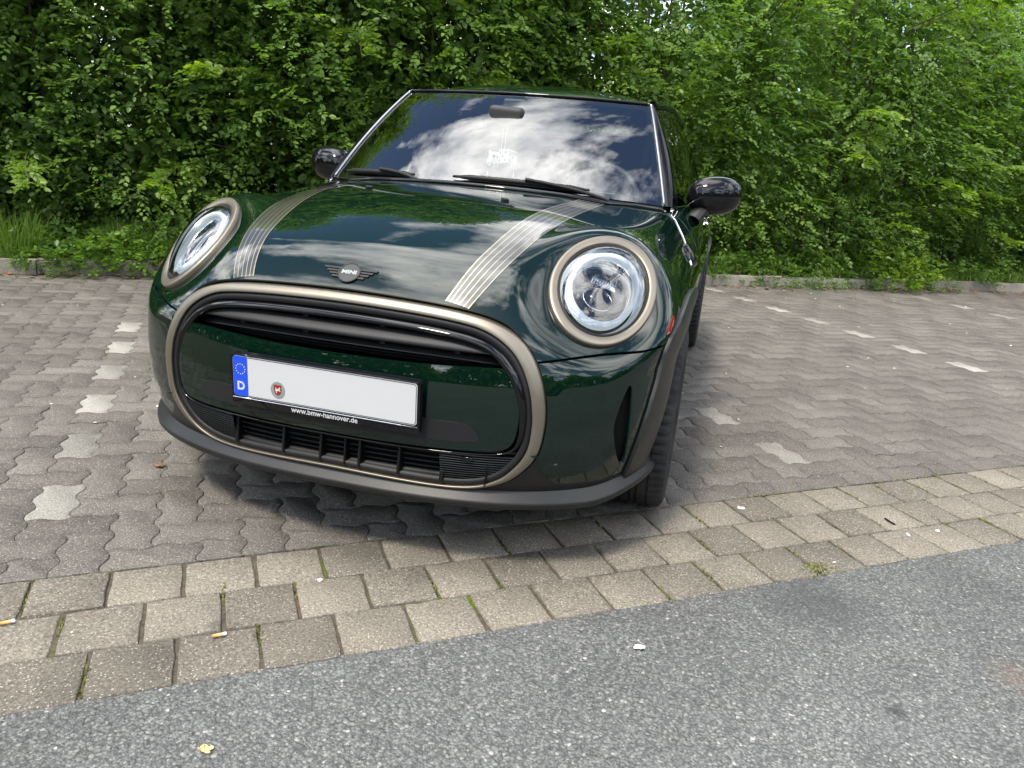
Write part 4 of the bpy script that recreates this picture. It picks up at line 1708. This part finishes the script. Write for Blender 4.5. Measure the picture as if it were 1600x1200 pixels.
u = -6.5
while u < 17:
    L = 1.0
    um = u + L / 2
    bm = bmesh.new(); bmesh.ops.create_cube(bm, size=1)
    for v_ in bm.verts:
        v_.co = Vector((v_.co.x * (L - .008), v_.co.y * .10, v_.co.z * .26))
    bmesh.ops.subdivide_edges(bm, edges=[e for e in bm.edges if abs((e.verts[0].co - e.verts[1].co).x) > .5], cuts=5)
    bmesh.ops.bevel(bm, geom=[e for e in bm.edges if abs(e.verts[0].co.z - e.verts[1].co.z) < .01 and e.verts[0].co.z > .1 and abs(e.verts[0].co.y - e.verts[1].co.y) < .01],
                    offset=.012, segments=2, affect='EDGES')
    for v_ in bm.verts:
        v_.co.y += rng.normal(0, .0025); v_.co.z += rng.normal(0, .0025)
    me = bpy.data.meshes.new('kerb_stone'); bm.to_mesh(me); bm.free()
    me.materials.append(M_KERB)
    o = bpy.data.objects.new('kerb_stone', me); COL.objects.link(o)
    o.parent = kerb
    o.location = G(um, kerb_v(um) + .05, -.035 + rng.normal(0, .006))
    sl = (kerb_v(um + .5) - kerb_v(um - .5))
    o.rotation_euler = (rng.normal(0, .015), 0, PHI + math.atan(sl) + rng.normal(0, .006))
    flatten(o, 40)
    u += L
nu, nv = 120, 26
uu, vv = np.meshgrid(np.linspace(-9, 19, nu), np.linspace(0, 1, nv), indexing='ij')
kv = np.array([kerb_v(x) + .10 for x in uu[:, 0]])[:, None]
vvv = kv + vv ** 1.5 * 12
zz = .070 + .10 * np.minimum(vv * 6, 1) * .6 + rng.normal(0, .012, uu.shape)
bed = mk('planted_bed', gmesh(np.stack([uu.ravel(), vvv.ravel(), zz.ravel()], 1)), grid_faces(nu, nv), M_SOIL)
tag(bed, kind='structure')


# ================================================================== VEGETATION
def leaf_mat(name, c0, c1, c2, transl=.5):
    m = bpy.data.materials.new(name); m.use_nodes = True
    t = m.node_tree; b = t.nodes['Principled BSDF']; o = t.nodes['Material Output']
    g = NT(m)
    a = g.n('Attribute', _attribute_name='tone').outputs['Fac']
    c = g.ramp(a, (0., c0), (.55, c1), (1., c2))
    g.l(c, b.inputs['Base Color'])
    b.inputs['Roughness'].default_value = .42
    b.inputs['Specular IOR Level'].default_value = .45
    tr = t.nodes.new('ShaderNodeBsdfTranslucent')
    c2_ = g.mix(1., c, (1.35, 1.45, .55), 'MULTIPLY')
    g.l(c2_, tr.inputs['Color'])
    mx = t.nodes.new('ShaderNodeMixShader'); mx.inputs[0].default_value = transl
    g.l(b.outputs[0], mx.inputs[1]); g.l(tr.outputs[0], mx.inputs[2]); g.l(mx.outputs[0], o.inputs['Surface'])
    return m


M_LEAF = leaf_mat('hornbeam_leaf', (.078, .150, .034), (.145, .245, .050), (.26, .36, .075))
M_LEAF2 = leaf_mat('young_leaf', (.090, .165, .020), (.165, .265, .032), (.28, .36, .055))
M_WEED = leaf_mat('weed_leaf', (.060, .125, .018), (.110, .210, .030), (.20, .31, .050), .4)
M_GRASS = leaf_mat('grass_blade', (.075, .145, .025), (.135, .230, .040), (.24, .31, .08), .4)
M_MOSS = leaf_mat('moss', (.060, .068, .010), (.120, .135, .020), (.20, .21, .05), .2)
M_BARK = mat('bark', (.095, .078, .058), .9, 0, .2)
M_DRY = mat('dry_leaf', (.20, .11, .05), .8, 0, .2)

LEAF = np.array([(0, 0, 0), (.32, -.30, .07), (.32, .30, .07), (.70, -.24, .03), (.70, .24, .03), (1., 0, -.06)])
LF = [(0, 5, 3, 1), (0, 2, 4, 5)]


def leaf_cloud(P, Dr, Nn, L, W_, tone):
    """many leaves at once: base P, direction Dr, normal Nn, length L, width factor"""
    P, Dr, Nn = map(np.asarray, (P, Dr, Nn))
    Dr = Dr / np.linalg.norm(Dr, axis=1)[:, None]
    Sd = np.cross(Nn, Dr); Sd /= np.linalg.norm(Sd, axis=1)[:, None] + 1e-9
    Up = np.cross(Dr, Sd)
    k = len(P)
    V = P[:, None] + (LEAF[None, :, 0:1] * Dr[:, None] + LEAF[None, :, 1:2] * Sd[:, None] * W_ + LEAF[None, :, 2:3] * Up[:, None]) * L[:, None, None]
    V = V.reshape(-1, 3)
    F = (np.array(LF)[None] + (np.arange(k) * 6)[:, None, None]).reshape(-1, 4)
    return V, F, np.repeat(tone, 6)


def leaf_mesh(name, chunks, m):
    V = np.vstack([c[0] for c in chunks]); T = np.concatenate([c[2] for c in chunks])
    F, k = [], 0
    for c in chunks:
        F.append(c[1] + k); k += len(c[0])
    F = np.vstack(F)
    me = bpy.data.meshes.new(name)
    me.vertices.add(len(V)); me.vertices.foreach_set('co', V.ravel())
    me.loops.add(F.size); me.loops.foreach_set('vertex_index', F.ravel().astype(np.int32))
    me.polygons.add(len(F)); me.polygons.foreach_set('loop_start', np.arange(0, F.size, 4, dtype=np.int32))
    me.update(calc_edges=True)
    me.materials.append(m)
    a = me.attributes.new('tone', 'FLOAT', 'POINT'); a.data.foreach_set('value', T.astype(np.float32))
    me.validate()
    return me


def sprays(Pos, Dir, Up, nleaf, Lt, leafL, tone0, r, droop=.35):
    """flat alternate-leaved twigs: arrays of start, direction, plane normal"""
    k = len(Pos)
    Dir = Dir / np.linalg.norm(Dir, axis=1)[:, None]
    Sd = np.cross(Up, Dir); Sd /= np.linalg.norm(Sd, axis=1)[:, None] + 1e-9
    Pn = np.cross(Dir, Sd)
    out = []
    for i in range(nleaf):
        f = (i + .6) / nleaf
        base = Pos + Dir * (Lt * f)[:, None] + np.array([0, 0, -1.]) * (droop * Lt * f * f)[:, None]
        sgn = 1 if i % 2 else -1
        ang = r.normal(.95, .18, k) * (1 - .55 * f)
        d = Dir * np.cos(ang)[:, None] + Sd * (sgn * np.sin(ang))[:, None] + np.array([0, 0, -1.]) * r.uniform(.05, .5, k)[:, None]
        n = Pn + r.normal(0, .38, (k, 3))
        L = leafL * r.uniform(.58, 1.25, k) * (1 - .30 * abs(f - .5))
        tone = np.clip(tone0 + .25 * (f - .5) + r.normal(0, .12, k), 0, 1)
        out.append(leaf_cloud(base, d, n, L, r.uniform(.85, 1.1), tone))
    return out


def shrub_foliage(seed, H, Rr, nspray, z0=.02, leafL=.058, shell=.50, fill=4.5):
    r = np.random.default_rng(seed)
    n = nspray
    z = z0 + (H - z0) * r.random(n) ** .92
    th = r.uniform(0, 2 * np.pi, n)
    # uneven column, fuller in the middle
    lob = 1 + .20 * np.sin(3 * th + seed) * np.sin(z * 2.1 + seed) + .15 * np.sin(5 * th - z * 3.3 + 2 * seed) + .10 * np.sin(z * 6.1 + th * 2)
    prof = Rr * (.80 + .30 * np.sin(np.clip(z / H, 0, 1) * math.pi) ** .7) * np.clip((H - z) / (.30 * H), .12, 1) ** .6
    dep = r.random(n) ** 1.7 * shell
    rad = np.maximum(prof * lob - dep, .12)
    out = np.stack([np.cos(th), np.sin(th), np.zeros(n)], 1)
    P = out * rad[:, None]; P[:, 2] = z
    D_ = out + r.normal(0, .45, (n, 3)); D_[:, 2] = r.normal(.05, .30, n)
    Up = np.tile([0, 0, 1.], (n, 1)) + out * .45 + r.normal(0, .28, (n, 3))
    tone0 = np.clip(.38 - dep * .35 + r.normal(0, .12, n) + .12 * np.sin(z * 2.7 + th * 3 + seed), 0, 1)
    Lt = r.uniform(.20, .42, n)
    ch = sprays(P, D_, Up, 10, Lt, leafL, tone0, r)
    # dense inner leaves close the crown; tone raised to brighten its shaded gaps
    n2 = int(nspray * fill)
    z = z0 + (H * .9 - z0) * r.random(n2); th = r.uniform(0, 2 * np.pi, n2)
    rad = r.uniform(.05, .75, n2) * Rr
    P = np.stack([np.cos(th) * rad, np.sin(th) * rad, z], 1)
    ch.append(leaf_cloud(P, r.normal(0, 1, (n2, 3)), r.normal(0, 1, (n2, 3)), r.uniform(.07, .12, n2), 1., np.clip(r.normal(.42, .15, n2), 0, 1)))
    return ch


def stems_mesh(name, seed, H, Rr, n=5, rad=.022):
    r = np.random.default_rng(seed + 99)
    parts = []
    for k in range(n):
        th = r.uniform(0, 2 * np.pi); b = r.uniform(.05, .25)
        pts = [np.array([b * math.cos(th), b * math.sin(th), -.05])]
        lean = r.uniform(.05, .45) * Rr
        for q in range(1, 7):
            f = q / 6
            pts.append(np.array([(b + lean * f) * math.cos(th) + r.normal(0, .05), (b + lean * f) * math.sin(th) + r.normal(0, .05), H * .88 * f]))
        P = chaikin(np.array(pts), 1)
        parts.append(tube(P, np.linspace(rad, rad * .25, len(P)), 6))
        for q in range(9):
            i = int(r.integers(2, len(P) - 1)); th2 = r.uniform(0, 2 * np.pi); L = r.uniform(.4, .9) * Rr
            e = P[i] + np.array([math.cos(th2) * L, math.sin(th2) * L, r.uniform(-.05, .35)])
            parts.append(tube(np.array([P[i], (P[i] + e) / 2 + [0, 0, .06], e]), [rad * .4, rad * .28, rad * .12], 4))
    V, F = join(parts)
    o = mk(name, V, F, M_BARK, None, True, link=False)
    me = o.data; bpy.data.objects.remove(o)
    return me


VARIANTS = []
for sd, H, Rr, ns, fl_ in ((1, 4.4, 1.00, 3000, 3.0), (2, 4.9, 1.10, 3300, 3.0), (3, 4.1, .95, 2800, 3.0), (4, 5.2, 1.15, 3500, 3.0),
                           (5, 3.5, 1.00, 1850, 1.4), (6, 3.8, 1.05, 2000, 1.3), (7, 3.3, .95, 1800, 1.5)):
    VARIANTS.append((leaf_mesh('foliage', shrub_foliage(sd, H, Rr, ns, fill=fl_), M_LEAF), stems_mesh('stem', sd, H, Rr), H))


def plant(name, u, v, vi, sc, rz, label, cat, group):
    t = tag(empty(name, G(u, v, .09), rz), label, cat, group)
    t.scale = (sc, sc, sc)
    for nm, me in (('stem', VARIANTS[vi][1]), ('foliage', VARIANTS[vi][0])):
        o = bpy.data.objects.new(nm, me); COL.objects.link(o); o.parent = t
    return t


HG = 'hornbeam shrubs grown together into the hedge behind the kerb'
HL_ = 'leafy green hornbeam shrub grown into its neighbours in the hedge behind the kerb'
k = 0
u = -4.2
while u < 13.5:
    v = kerb_v(u) + 1.20 + rng.normal(0, .12) + (.15 if u < 1.2 else 0)
    plant('hornbeam_shrub', u, v, (k % 4) if u < 3.2 else 4 + k % 3, rng.uniform(.92, 1.10), rng.uniform(0, 6.28), HL_, 'shrub', HG)
    k += 1
    u += rng.uniform(1.05, 1.35)
# a second rank behind, denser towards the left
TG = 'taller trees standing behind the hedge'
TL = 'taller leafy tree standing behind the hedge, seen through its gaps'
u = -6.0
while u < 16:
    v = kerb_v(u) + 3.2 + rng.normal(0, .3)
    plant('hornbeam_tree', u, v, (k * 3 + 1) % 4 if u < 3 else 4 + k % 3, rng.uniform(1.0, 1.15) if u < 3 else rng.uniform(1.1, 1.3), rng.uniform(0, 6.28), TL, 'tree', TG)
    k += 1
    u += rng.uniform(1.7, 2.2) if u < 2.5 else rng.uniform(3.4, 4.4)

# far wood beyond the lane, behind the photographer: seen mirrored in the paint
r_ = np.random.default_rng(5)
n = 16000
th = r_.uniform(R(150), R(420), n); rad = 34 + r_.normal(0, 2.0, n)
hx = 6.5 + 2.4 * np.sin(th * 9) + 1.6 * np.sin(th * 23 + 1)
z = r_.random(n) ** .8 * hx
P = np.stack([rad * np.cos(th + PHI), rad * np.sin(th + PHI), z], 1)
wood = bpy.data.objects.new('far_wood', leaf_mesh('far_wood', [leaf_cloud(P, r_.normal(0, 1, (n, 3)), r_.normal(0, 1, (n, 3)), r_.uniform(.8, 1.5, n), 1.3, np.clip(r_.normal(.35, .2, n), 0, 1))], M_LEAF))
COL.objects.link(wood)
tag(wood, 'row of trees across the lane, mirrored in the car paint', 'trees', kind='stuff')


def grass_mesh(name, seed, n, R0, Lmin, Lmax, w=.0045, lean=.35, clumpy=False):
    r = np.random.default_rng(seed)
    th = r.uniform(0, 2 * np.pi, n); rr = R0 * np.sqrt(r.random(n))
    B = np.stack([np.cos(th) * rr, np.sin(th) * rr, np.zeros(n)], 1)
    L = r.uniform(Lmin, Lmax, n)
    ld = th + r.normal(0, .9, n); l_ = np.abs(r.normal(lean, .25, n))
    dirs = np.stack([np.cos(ld), np.sin(ld), np.zeros(n)], 1)
    sd = np.stack([-np.sin(ld + r.normal(0, 1, n)), np.cos(ld + r.normal(0, 1, n)), np.zeros(n)], 1)
    rows = []
    for f, ww in ((0, 1.), (.4, .95), (.75, .65), (1., .08)):
        c = B + dirs * (l_ * L * f ** 1.8)[:, None] + np.array([0, 0, 1.]) * (L * f * (1 - .35 * l_ * f))[:, None]
        rows += [c - sd * w * ww, c + sd * w * ww]
    V = np.stack(rows, 1).reshape(-1, 3)
    q = np.array([(0, 1, 3, 2), (2, 3, 5, 4), (4, 5, 7, 6)])
    F = (q[None] + (np.arange(n) * 8)[:, None, None]).reshape(-1, 4)
    return leaf_mesh(name, [(V, F, np.repeat(np.clip(r.normal(.45, .22, n), 0, 1), 8))], M_GRASS)


def weed_mesh(name, seed, n, R0, H, leafL, m=None):
    r = np.random.default_rng(seed)
    th = r.uniform(0, 2 * np.pi, n); rr = R0 * np.sqrt(r.random(n))
    P = np.stack([np.cos(th) * rr, np.sin(th) * rr, r.random(n) ** 1.2 * H * np.sqrt(np.clip(1 - (rr / R0) ** 2 * .8, .05, 1))], 1)
    D_ = np.stack([np.cos(th), np.sin(th), r.normal(.7, .5, n)], 1) + r.normal(0, .4, (n, 3))
    Up = np.tile([0, 0, 1.], (n, 1)) + r.normal(0, .35, (n, 3)) + D_ * .2
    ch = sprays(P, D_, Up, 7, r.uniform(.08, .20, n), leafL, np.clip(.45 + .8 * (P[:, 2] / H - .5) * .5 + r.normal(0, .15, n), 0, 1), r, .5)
    return leaf_mesh(name, ch, m or M_WEED)


def place(name, me, p, sc, rz, label, cat, group=None, part='foliage'):
    t = tag(empty(name, p, rz), label, cat, group)
    t.scale = (sc, sc, sc)
    o = bpy.data.objects.new(part, me); COL.objects.link(o); o.parent = t
    return t


# grass
GM = [grass_mesh('blades', s_, 340, .20, .25, .62) for s_ in (1, 2)]
GM2 = [grass_mesh('blades', s_, 260, .22, .06, .22, .003, .6) for s_ in (3, 4, 5)]
place('grass_tuft', GM[0], G(-1.66, 4.80, .08), .72, .4, 'tall tuft of fresh grass at the far left edge of the photo', 'grass tuft')
place('grass_tuft', GM[1], G(-1.98, 4.92, .08), .75, 2.4, 'tall grass cut by the left edge of the photo, behind another tuft', 'grass tuft')
place('grass_tuft', GM[1], G(-.95, 4.92, .08), .62, 1.4, 'thin upright grass between the low weeds left of the car', 'grass tuft')
place('grass_tuft', GM[0], G(-.55, 5.05, .08), .6, 4.4, 'tall grass behind the left headlight of the car', 'grass tuft')
WM = [weed_mesh('foliage', s_, 150, .34, .30, .046) for s_ in (11, 12, 13)]
WS = [weed_mesh('foliage', s_, 46, .14, .13, .030) for s_ in (14, 15)]
spots = [(-1.42, 4.74, 0, .75, 'low weeds spilling over the kerb right of the tall grass tuft'),
         (-1.12, 4.70, 1, .95, 'bushy weeds hanging over the kerb between two grass tufts'),
         (-.80, 4.72, 2, .95, 'thick weeds over the kerb just left of the left headlight'),
         (-.50, 4.78, 0, .9, 'weeds by the kerb beside the left headlight'),
         (-2.0, 4.72, 2, .7, 'small weeds on the kerb at the left edge of the photo')]
for (u, v, k, sc, lb) in spots:
    place('weed_clump', WM[k], G(u, v, .03), sc, rng.uniform(0, 6), lb, 'weeds', 'weeds along the kerb')
spots = [(4.45, 4.74, 0, .9, 'fresh weeds behind the kerb next to the door mirror of the car'),
         (4.95, 4.70, 1, .75, 'yellowish weed tuft behind the kerb, second to the right of the car'),
         (5.5, 4.72, 2, .8, 'weeds behind the kerb below the middle of the right hedge'),
         (6.1, 4.66, 1, .8, 'weeds behind the kerb above the small kerbside tufts'),
         (8.3, 4.50, 0, .8, 'low weeds behind the kerb at the right edge of the photo')]
for (u, v, k, sc, lb) in spots:
    place('weed_clump', WM[k], G(u, v, .06), sc, rng.uniform(0, 6), lb, 'weeds', 'weeds along the kerb')
YB = weed_mesh('foliage', 21, 210, .42, .55, .055, M_LEAF2)
place('young_bush', YB, G(6.95, 4.42, .02), 1.0, .3, 'bright yellow-green young bush hanging over the kerb on the right', 'bush')
for (u, v, lb) in ((5.28, 4.40, 'leftmost of the small tufts growing at the foot of the kerb on the right'), (5.62, 4.38, 'second small tuft at the foot of the right kerb'),
                   (5.86, 4.37, 'third small tuft at the foot of the right kerb, left of the young bush'), (7.55, 4.30, 'small tuft at the foot of the kerb right of the young bush'),
                   (6.42, 4.36, 'small tuft at the foot of the kerb touching the young bush')):
    place('kerb_tuft', WS[int(u * 10) % 2], G(u, kerb_v(u) - .03, 0), 1.05, rng.uniform(0, 6), lb, 'weeds', 'small tufts at the foot of the kerb')
# short grass on the strip behind the kerb: one mass
parts = []
gch = []
for k in range(46):
    u = rng.uniform(2.8, 9.5); v = kerb_v(u) + rng.uniform(.12, .42)
    gch.append((u, v))
me_list = []
r_ = np.random.default_rng(8)
n = 5200
iu = r_.integers(0, len(gch), n)
B = np.array(gch)[iu] + r_.normal(0, .10, (n, 2))
B[:, 1] = np.maximum(B[:, 1], [kerb_v(x) + .10 for x in B[:, 0]])
L = r_.uniform(.05, .20, n); ld = r_.uniform(0, 6.28, n)
dirs = np.stack([np.cos(ld), np.sin(ld), np.zeros(n)], 1); sd = np.stack([-np.sin(ld), np.cos(ld), np.zeros(n)], 1)
rows = []
base_ = gmesh(np.column_stack([B, np.full(n, .09)]))
for f, ww in ((0, 1.), (.5, .8), (1., .1)):
    c = base_ + dirs * (.5 * L * f ** 1.7)[:, None] + np.array([0, 0, 1.]) * (L * f * (1 - .2 * f))[:, None]
    rows += [c - sd * .003 * ww, c + sd * .003 * ww]
V = np.stack(rows, 1).reshape(-1, 3)
F = (np.array([(0, 1, 3, 2), (2, 3, 5, 4)])[None] + (np.arange(n) * 6)[:, None, None]).reshape(-1, 4)
o = bpy.data.objects.new('verge_grass', leaf_mesh('verge_grass', [(V, F, np.repeat(np.clip(r_.normal(.5, .2, n), 0, 1), 6))], M_GRASS)); COL.objects.link(o)
tag(o, 'short grass on the narrow verge behind the kerb', 'grass', kind='stuff')

# ivy and seedlings carpeting the bed under the hedge
n = 2600
u = r_.uniform(-4, 11, n); v = np.array([kerb_v(x) for x in u]) + .14 + np.abs(r_.normal(0, .45, n))
P = gmesh(np.stack([u, v, .06 + r_.random(n) * .22], 1))
ch = sprays(P, r_.normal(0, 1, (n, 3)) + np.array([0, 0, .6]), np.tile([0, 0, 1.], (n, 1)) + r_.normal(0, .4, (n, 3)), 5, r_.uniform(.08, .2, n), .055, np.clip(r_.normal(.35, .2, n), 0, 1), r_)
o = bpy.data.objects.new('ground_cover', leaf_mesh('ground_cover', ch, M_WEED)); COL.objects.link(o)
tag(o, 'leafy ground cover under the hedge behind the kerb', 'ground cover', kind='stuff')

# moss and grass growing in the joints
n = 2400
seg = [(r_.uniform(-1.6, 4.2), .058) for _ in range(26)]
for ri, (v1, v0, u0) in enumerate(ROWS):
    for k in range(-6, 22):
        if r_.random() < .38:
            seg.append((u0 + .1727 * k, r_.uniform(v0, v1), 1))
for _ in range(46):
    seg.append((r_.uniform(-4., 0.), r_.uniform(.3, 4.0), 2))
pts = []
for s_ in seg:
    m_ = int(r_.integers(16, 60))
    if len(s_) == 2:
        pts.append(np.stack([s_[0] + r_.normal(0, .05, m_), s_[1] + r_.normal(0, .003, m_)], 1))
    elif s_[2] == 1:
        pts.append(np.stack([s_[0] + r_.normal(0, .0025, m_), s_[1] + r_.normal(0, .030, m_)], 1))
    else:
        # along paver joints running away from the lane
        uu_ = U_OFF + round((s_[0] - U_OFF) / W) * W
        pts.append(np.stack([uu_ + r_.normal(0, .008, m_), s_[1] + r_.normal(0, .045, m_)], 1))
# mossy broken corner at the lane edge
pts.append(np.stack([1.365 + r_.normal(0, .030, 420), -.405 + r_.normal(0, .016, 420)], 1))
B = np.vstack(pts); n = len(B)
L = r_.uniform(.004, .016, n); ld = r_.uniform(0, 6.28, n)
dirs = np.stack([np.cos(ld), np.sin(ld), np.zeros(n)], 1); sd = np.stack([-np.sin(ld), np.cos(ld), np.zeros(n)], 1)
b0 = gmesh(np.column_stack([B, np.full(n, -.009)]))
V = np.stack([b0 - sd * .0022, b0 + sd * .0022, b0 + dirs * (L * .5)[:, None] + np.array([0, 0, 1.]) * (L * .9)[:, None] + sd * .0016, b0 + dirs * (L * .5)[:, None] + np.array([0, 0, 1.]) * (L * .9)[:, None] - sd * .0016], 1).reshape(-1, 3)
F = np.arange(n * 4).reshape(-1, 4)
o = bpy.data.objects.new('joint_moss', leaf_mesh('joint_moss', [(V, F, np.repeat(np.clip(r_.normal(.5, .25, n), 0, 1), 4))], M_MOSS)); COL.objects.link(o)
tag(o, 'moss and grass sprouting in the joints between the stones', 'moss', kind='stuff')

# dry leaves and twigs swept against the kerb
n = 420
u = np.concatenate([r_.uniform(-2.4, 0., n // 3), r_.uniform(3.6, 9.2, n - n // 3)])
v = np.array([kerb_v(x) for x in u]) - np.abs(r_.normal(0, .10, n)) - .01
P = gmesh(np.stack([u, v, np.full(n, .006)], 1))
D_ = np.stack([r_.normal(0, 1, n), r_.normal(0, 1, n), r_.normal(0, .12, n)], 1)
ch = leaf_cloud(P, D_, np.tile([0, 0, 1.], (n, 1)) + r_.normal(0, .25, (n, 3)), r_.uniform(.02, .055, n), 1.1, r_.random(n))
o = bpy.data.objects.new('leaf_litter', leaf_mesh('leaf_litter', [ch], M_DRY)); COL.objects.link(o)
tag(o, 'dry brown leaves swept against the foot of the kerb', 'leaf litter', kind='stuff')
M_PETAL = mat('petal', (.62, .58, .48), .7)
n = 280
u = r_.uniform(-4, 9, n); v = r_.uniform(-.4, 4.5, n)
P = gmesh(np.stack([u, v, np.full(n, .003)], 1))
ch = leaf_cloud(P, np.stack([r_.normal(0, 1, n), r_.normal(0, 1, n), np.zeros(n)], 1), np.tile([0, 0, 1.], (n, 1)) + r_.normal(0, .2, (n, 3)), r_.uniform(.006, .018, n), 1.5, r_.random(n))
o = bpy.data.objects.new('fallen_petals', leaf_mesh('fallen_petals', [ch], M_PETAL)); COL.objects.link(o)
tag(o, 'tiny pale petals and crumbs scattered over the pavers', 'petals', kind='stuff')

# --- bright leading branches of the hedge that reach out over the kerb
BR = []
for s_ in range(4):
    r = np.random.default_rng(40 + s_)
    L = 1.0 + .25 * s_ % .6
    f = np.linspace(0, 1, 8)
    path = np.stack([L * f, .10 * np.sin(f * 3 + s_), .28 * f - .42 * f ** 2.2], 1)
    V, F = tube(path, np.linspace(.009, .002, 8), 5)
    o = mk('leafy_branch', V, F, M_BARK, None, True, link=False)
    bmesh_ = o.data; bpy.data.objects.remove(o)
    n = 34
    q = r.uniform(.12, 1., n)
    P = np.stack([np.interp(q, f, path[:, i]) for i in range(3)], 1)
    D_ = np.stack([.9 * np.ones(n), np.where(r.random(n) < .5, 1, -1) * r.uniform(.4, 1.2, n), r.normal(.05, .22, n)], 1)
    Up = np.tile([0, 0, 1.], (n, 1)) + r.normal(0, .30, (n, 3)) + [.35, 0, 0]
    ch = sprays(P, D_, Up, 9, r.uniform(.14, .30, n) * (1.15 - .5 * q), .060, np.clip(.34 + r.normal(0, .15, n), 0, 1), r)
    BR.append((bmesh_, leaf_mesh('branch_leaves', ch, M_LEAF2)))
for t in [x for x in COL.objects if x.name.startswith('hornbeam_shrub')]:
    u = t.location.dot(Vector(GU)); 
    n = int(rng.integers(5, 9)) + (3 if u > 5 else 0)
    for k in range(n):
        z = rng.uniform(.5, 3.4)
        head = rng.normal(-math.pi / 2, .75) + PHI - t.rotation_euler.z       # towards the lane
        b, lv = BR[int(rng.integers(4))]
        o = bpy.data.objects.new('leafy_branch', b); COL.objects.link(o); o.parent = t
        st = rng.uniform(.25, .60)
        o.location = (math.cos(head) * st, math.sin(head) * st, z)
        o.rotation_euler = (rng.normal(0, .3), rng.normal(-.10, .22), head)
        s_ = rng.uniform(.7, 1.1); o.scale = (s_, s_, s_)
        o2 = bpy.data.objects.new('branch_leaves', lv); COL.objects.link(o2); o2.parent = o

# --- litter on the stones and the lane
M_FILTER = mat('cigarette_filter', (.62, .34, .12), .8)
M_PAPER = mat('paper', (.80, .80, .78), .7)


def butt(p, rz, label):
    t = tag(empty('cigarette_butt', p, rz), label, 'cigarette butt', 'cigarette butts on the stones')
    V, F = tube(np.array([(-.012, 0, 0), (.010, 0, 0)]), .0038, 12)
    mk('filter', V, F, M_FILTER, t)
    V, F = tube(np.array([(.0103, 0, 0), (.0165, .0006, .0002), (.019, .0012, .0003)]), [.0039, .0038, .0032], 12)
    mk('paper_end', V, F, M_PAPER, t)


butt((-.505, -.541, .0055), .75, 'orange cigarette butt on the stones at the left edge of the photo')
butt((-.048, -.409, .0060), .70, 'pale cigarette butt lying on the joint between the stone rows')


def crumple(name, p, sz, m, label, cat, seed):
    r = np.random.default_rng(seed)
    n = 6
    gxx, gyy = np.meshgrid(np.linspace(-1, 1, n), np.linspace(-.75, .75, n), indexing='ij')
    z = np.abs(r.normal(0, .22, (n, n))) + .02
    V = np.stack([gxx + r.normal(0, .12, (n, n)), gyy + r.normal(0, .12, (n, n)), z], -1).reshape(-1, 3) * sz
    V = np.vstack([V, V + [0, 0, .0012]])
    F = grid_faces(n, n); F = F + [tuple(i + n * n for i in f[::-1]) for f in F]
    o = mk(name, V, F, m, None, False)
    o.location = p
    tag(o, label, cat)


crumple('paper_scrap', (.875, -.083, -.001), .012, M_PAPER, 'small crumpled white scrap on the dark asphalt', 'scrap', 1)
crumple('paper_scrap', (1.121, .819, .003), .011, M_PAPER, 'flat white scrap on a stone right of the front wheel', 'scrap', 2)
crumple('dry_leaf', (.138, -.694, -.002), .011, mat('yellow_leaf', (.55, .42, .20), .8), 'crumpled yellowish leaf on the asphalt near the bottom edge', 'leaf', 3)
crumple('dry_leaf', (-.80, .30, .004), .014, M_DRY, 'curled brown leaf on the pavers beside the nearest white paver', 'leaf', 4)
V, F = tube(np.array([(-.022, 0, 0), (.0, .002, .001), (.024, -.002, 0)]), .0026, 6)
o = mk('twig', V, F, M_SHADOW); o.location = (1.613, .931, .005); o.rotation_euler = (0, 0, 2.2)
tag(o, 'short dark twig lying on the middle row of stones on the right', 'twig')
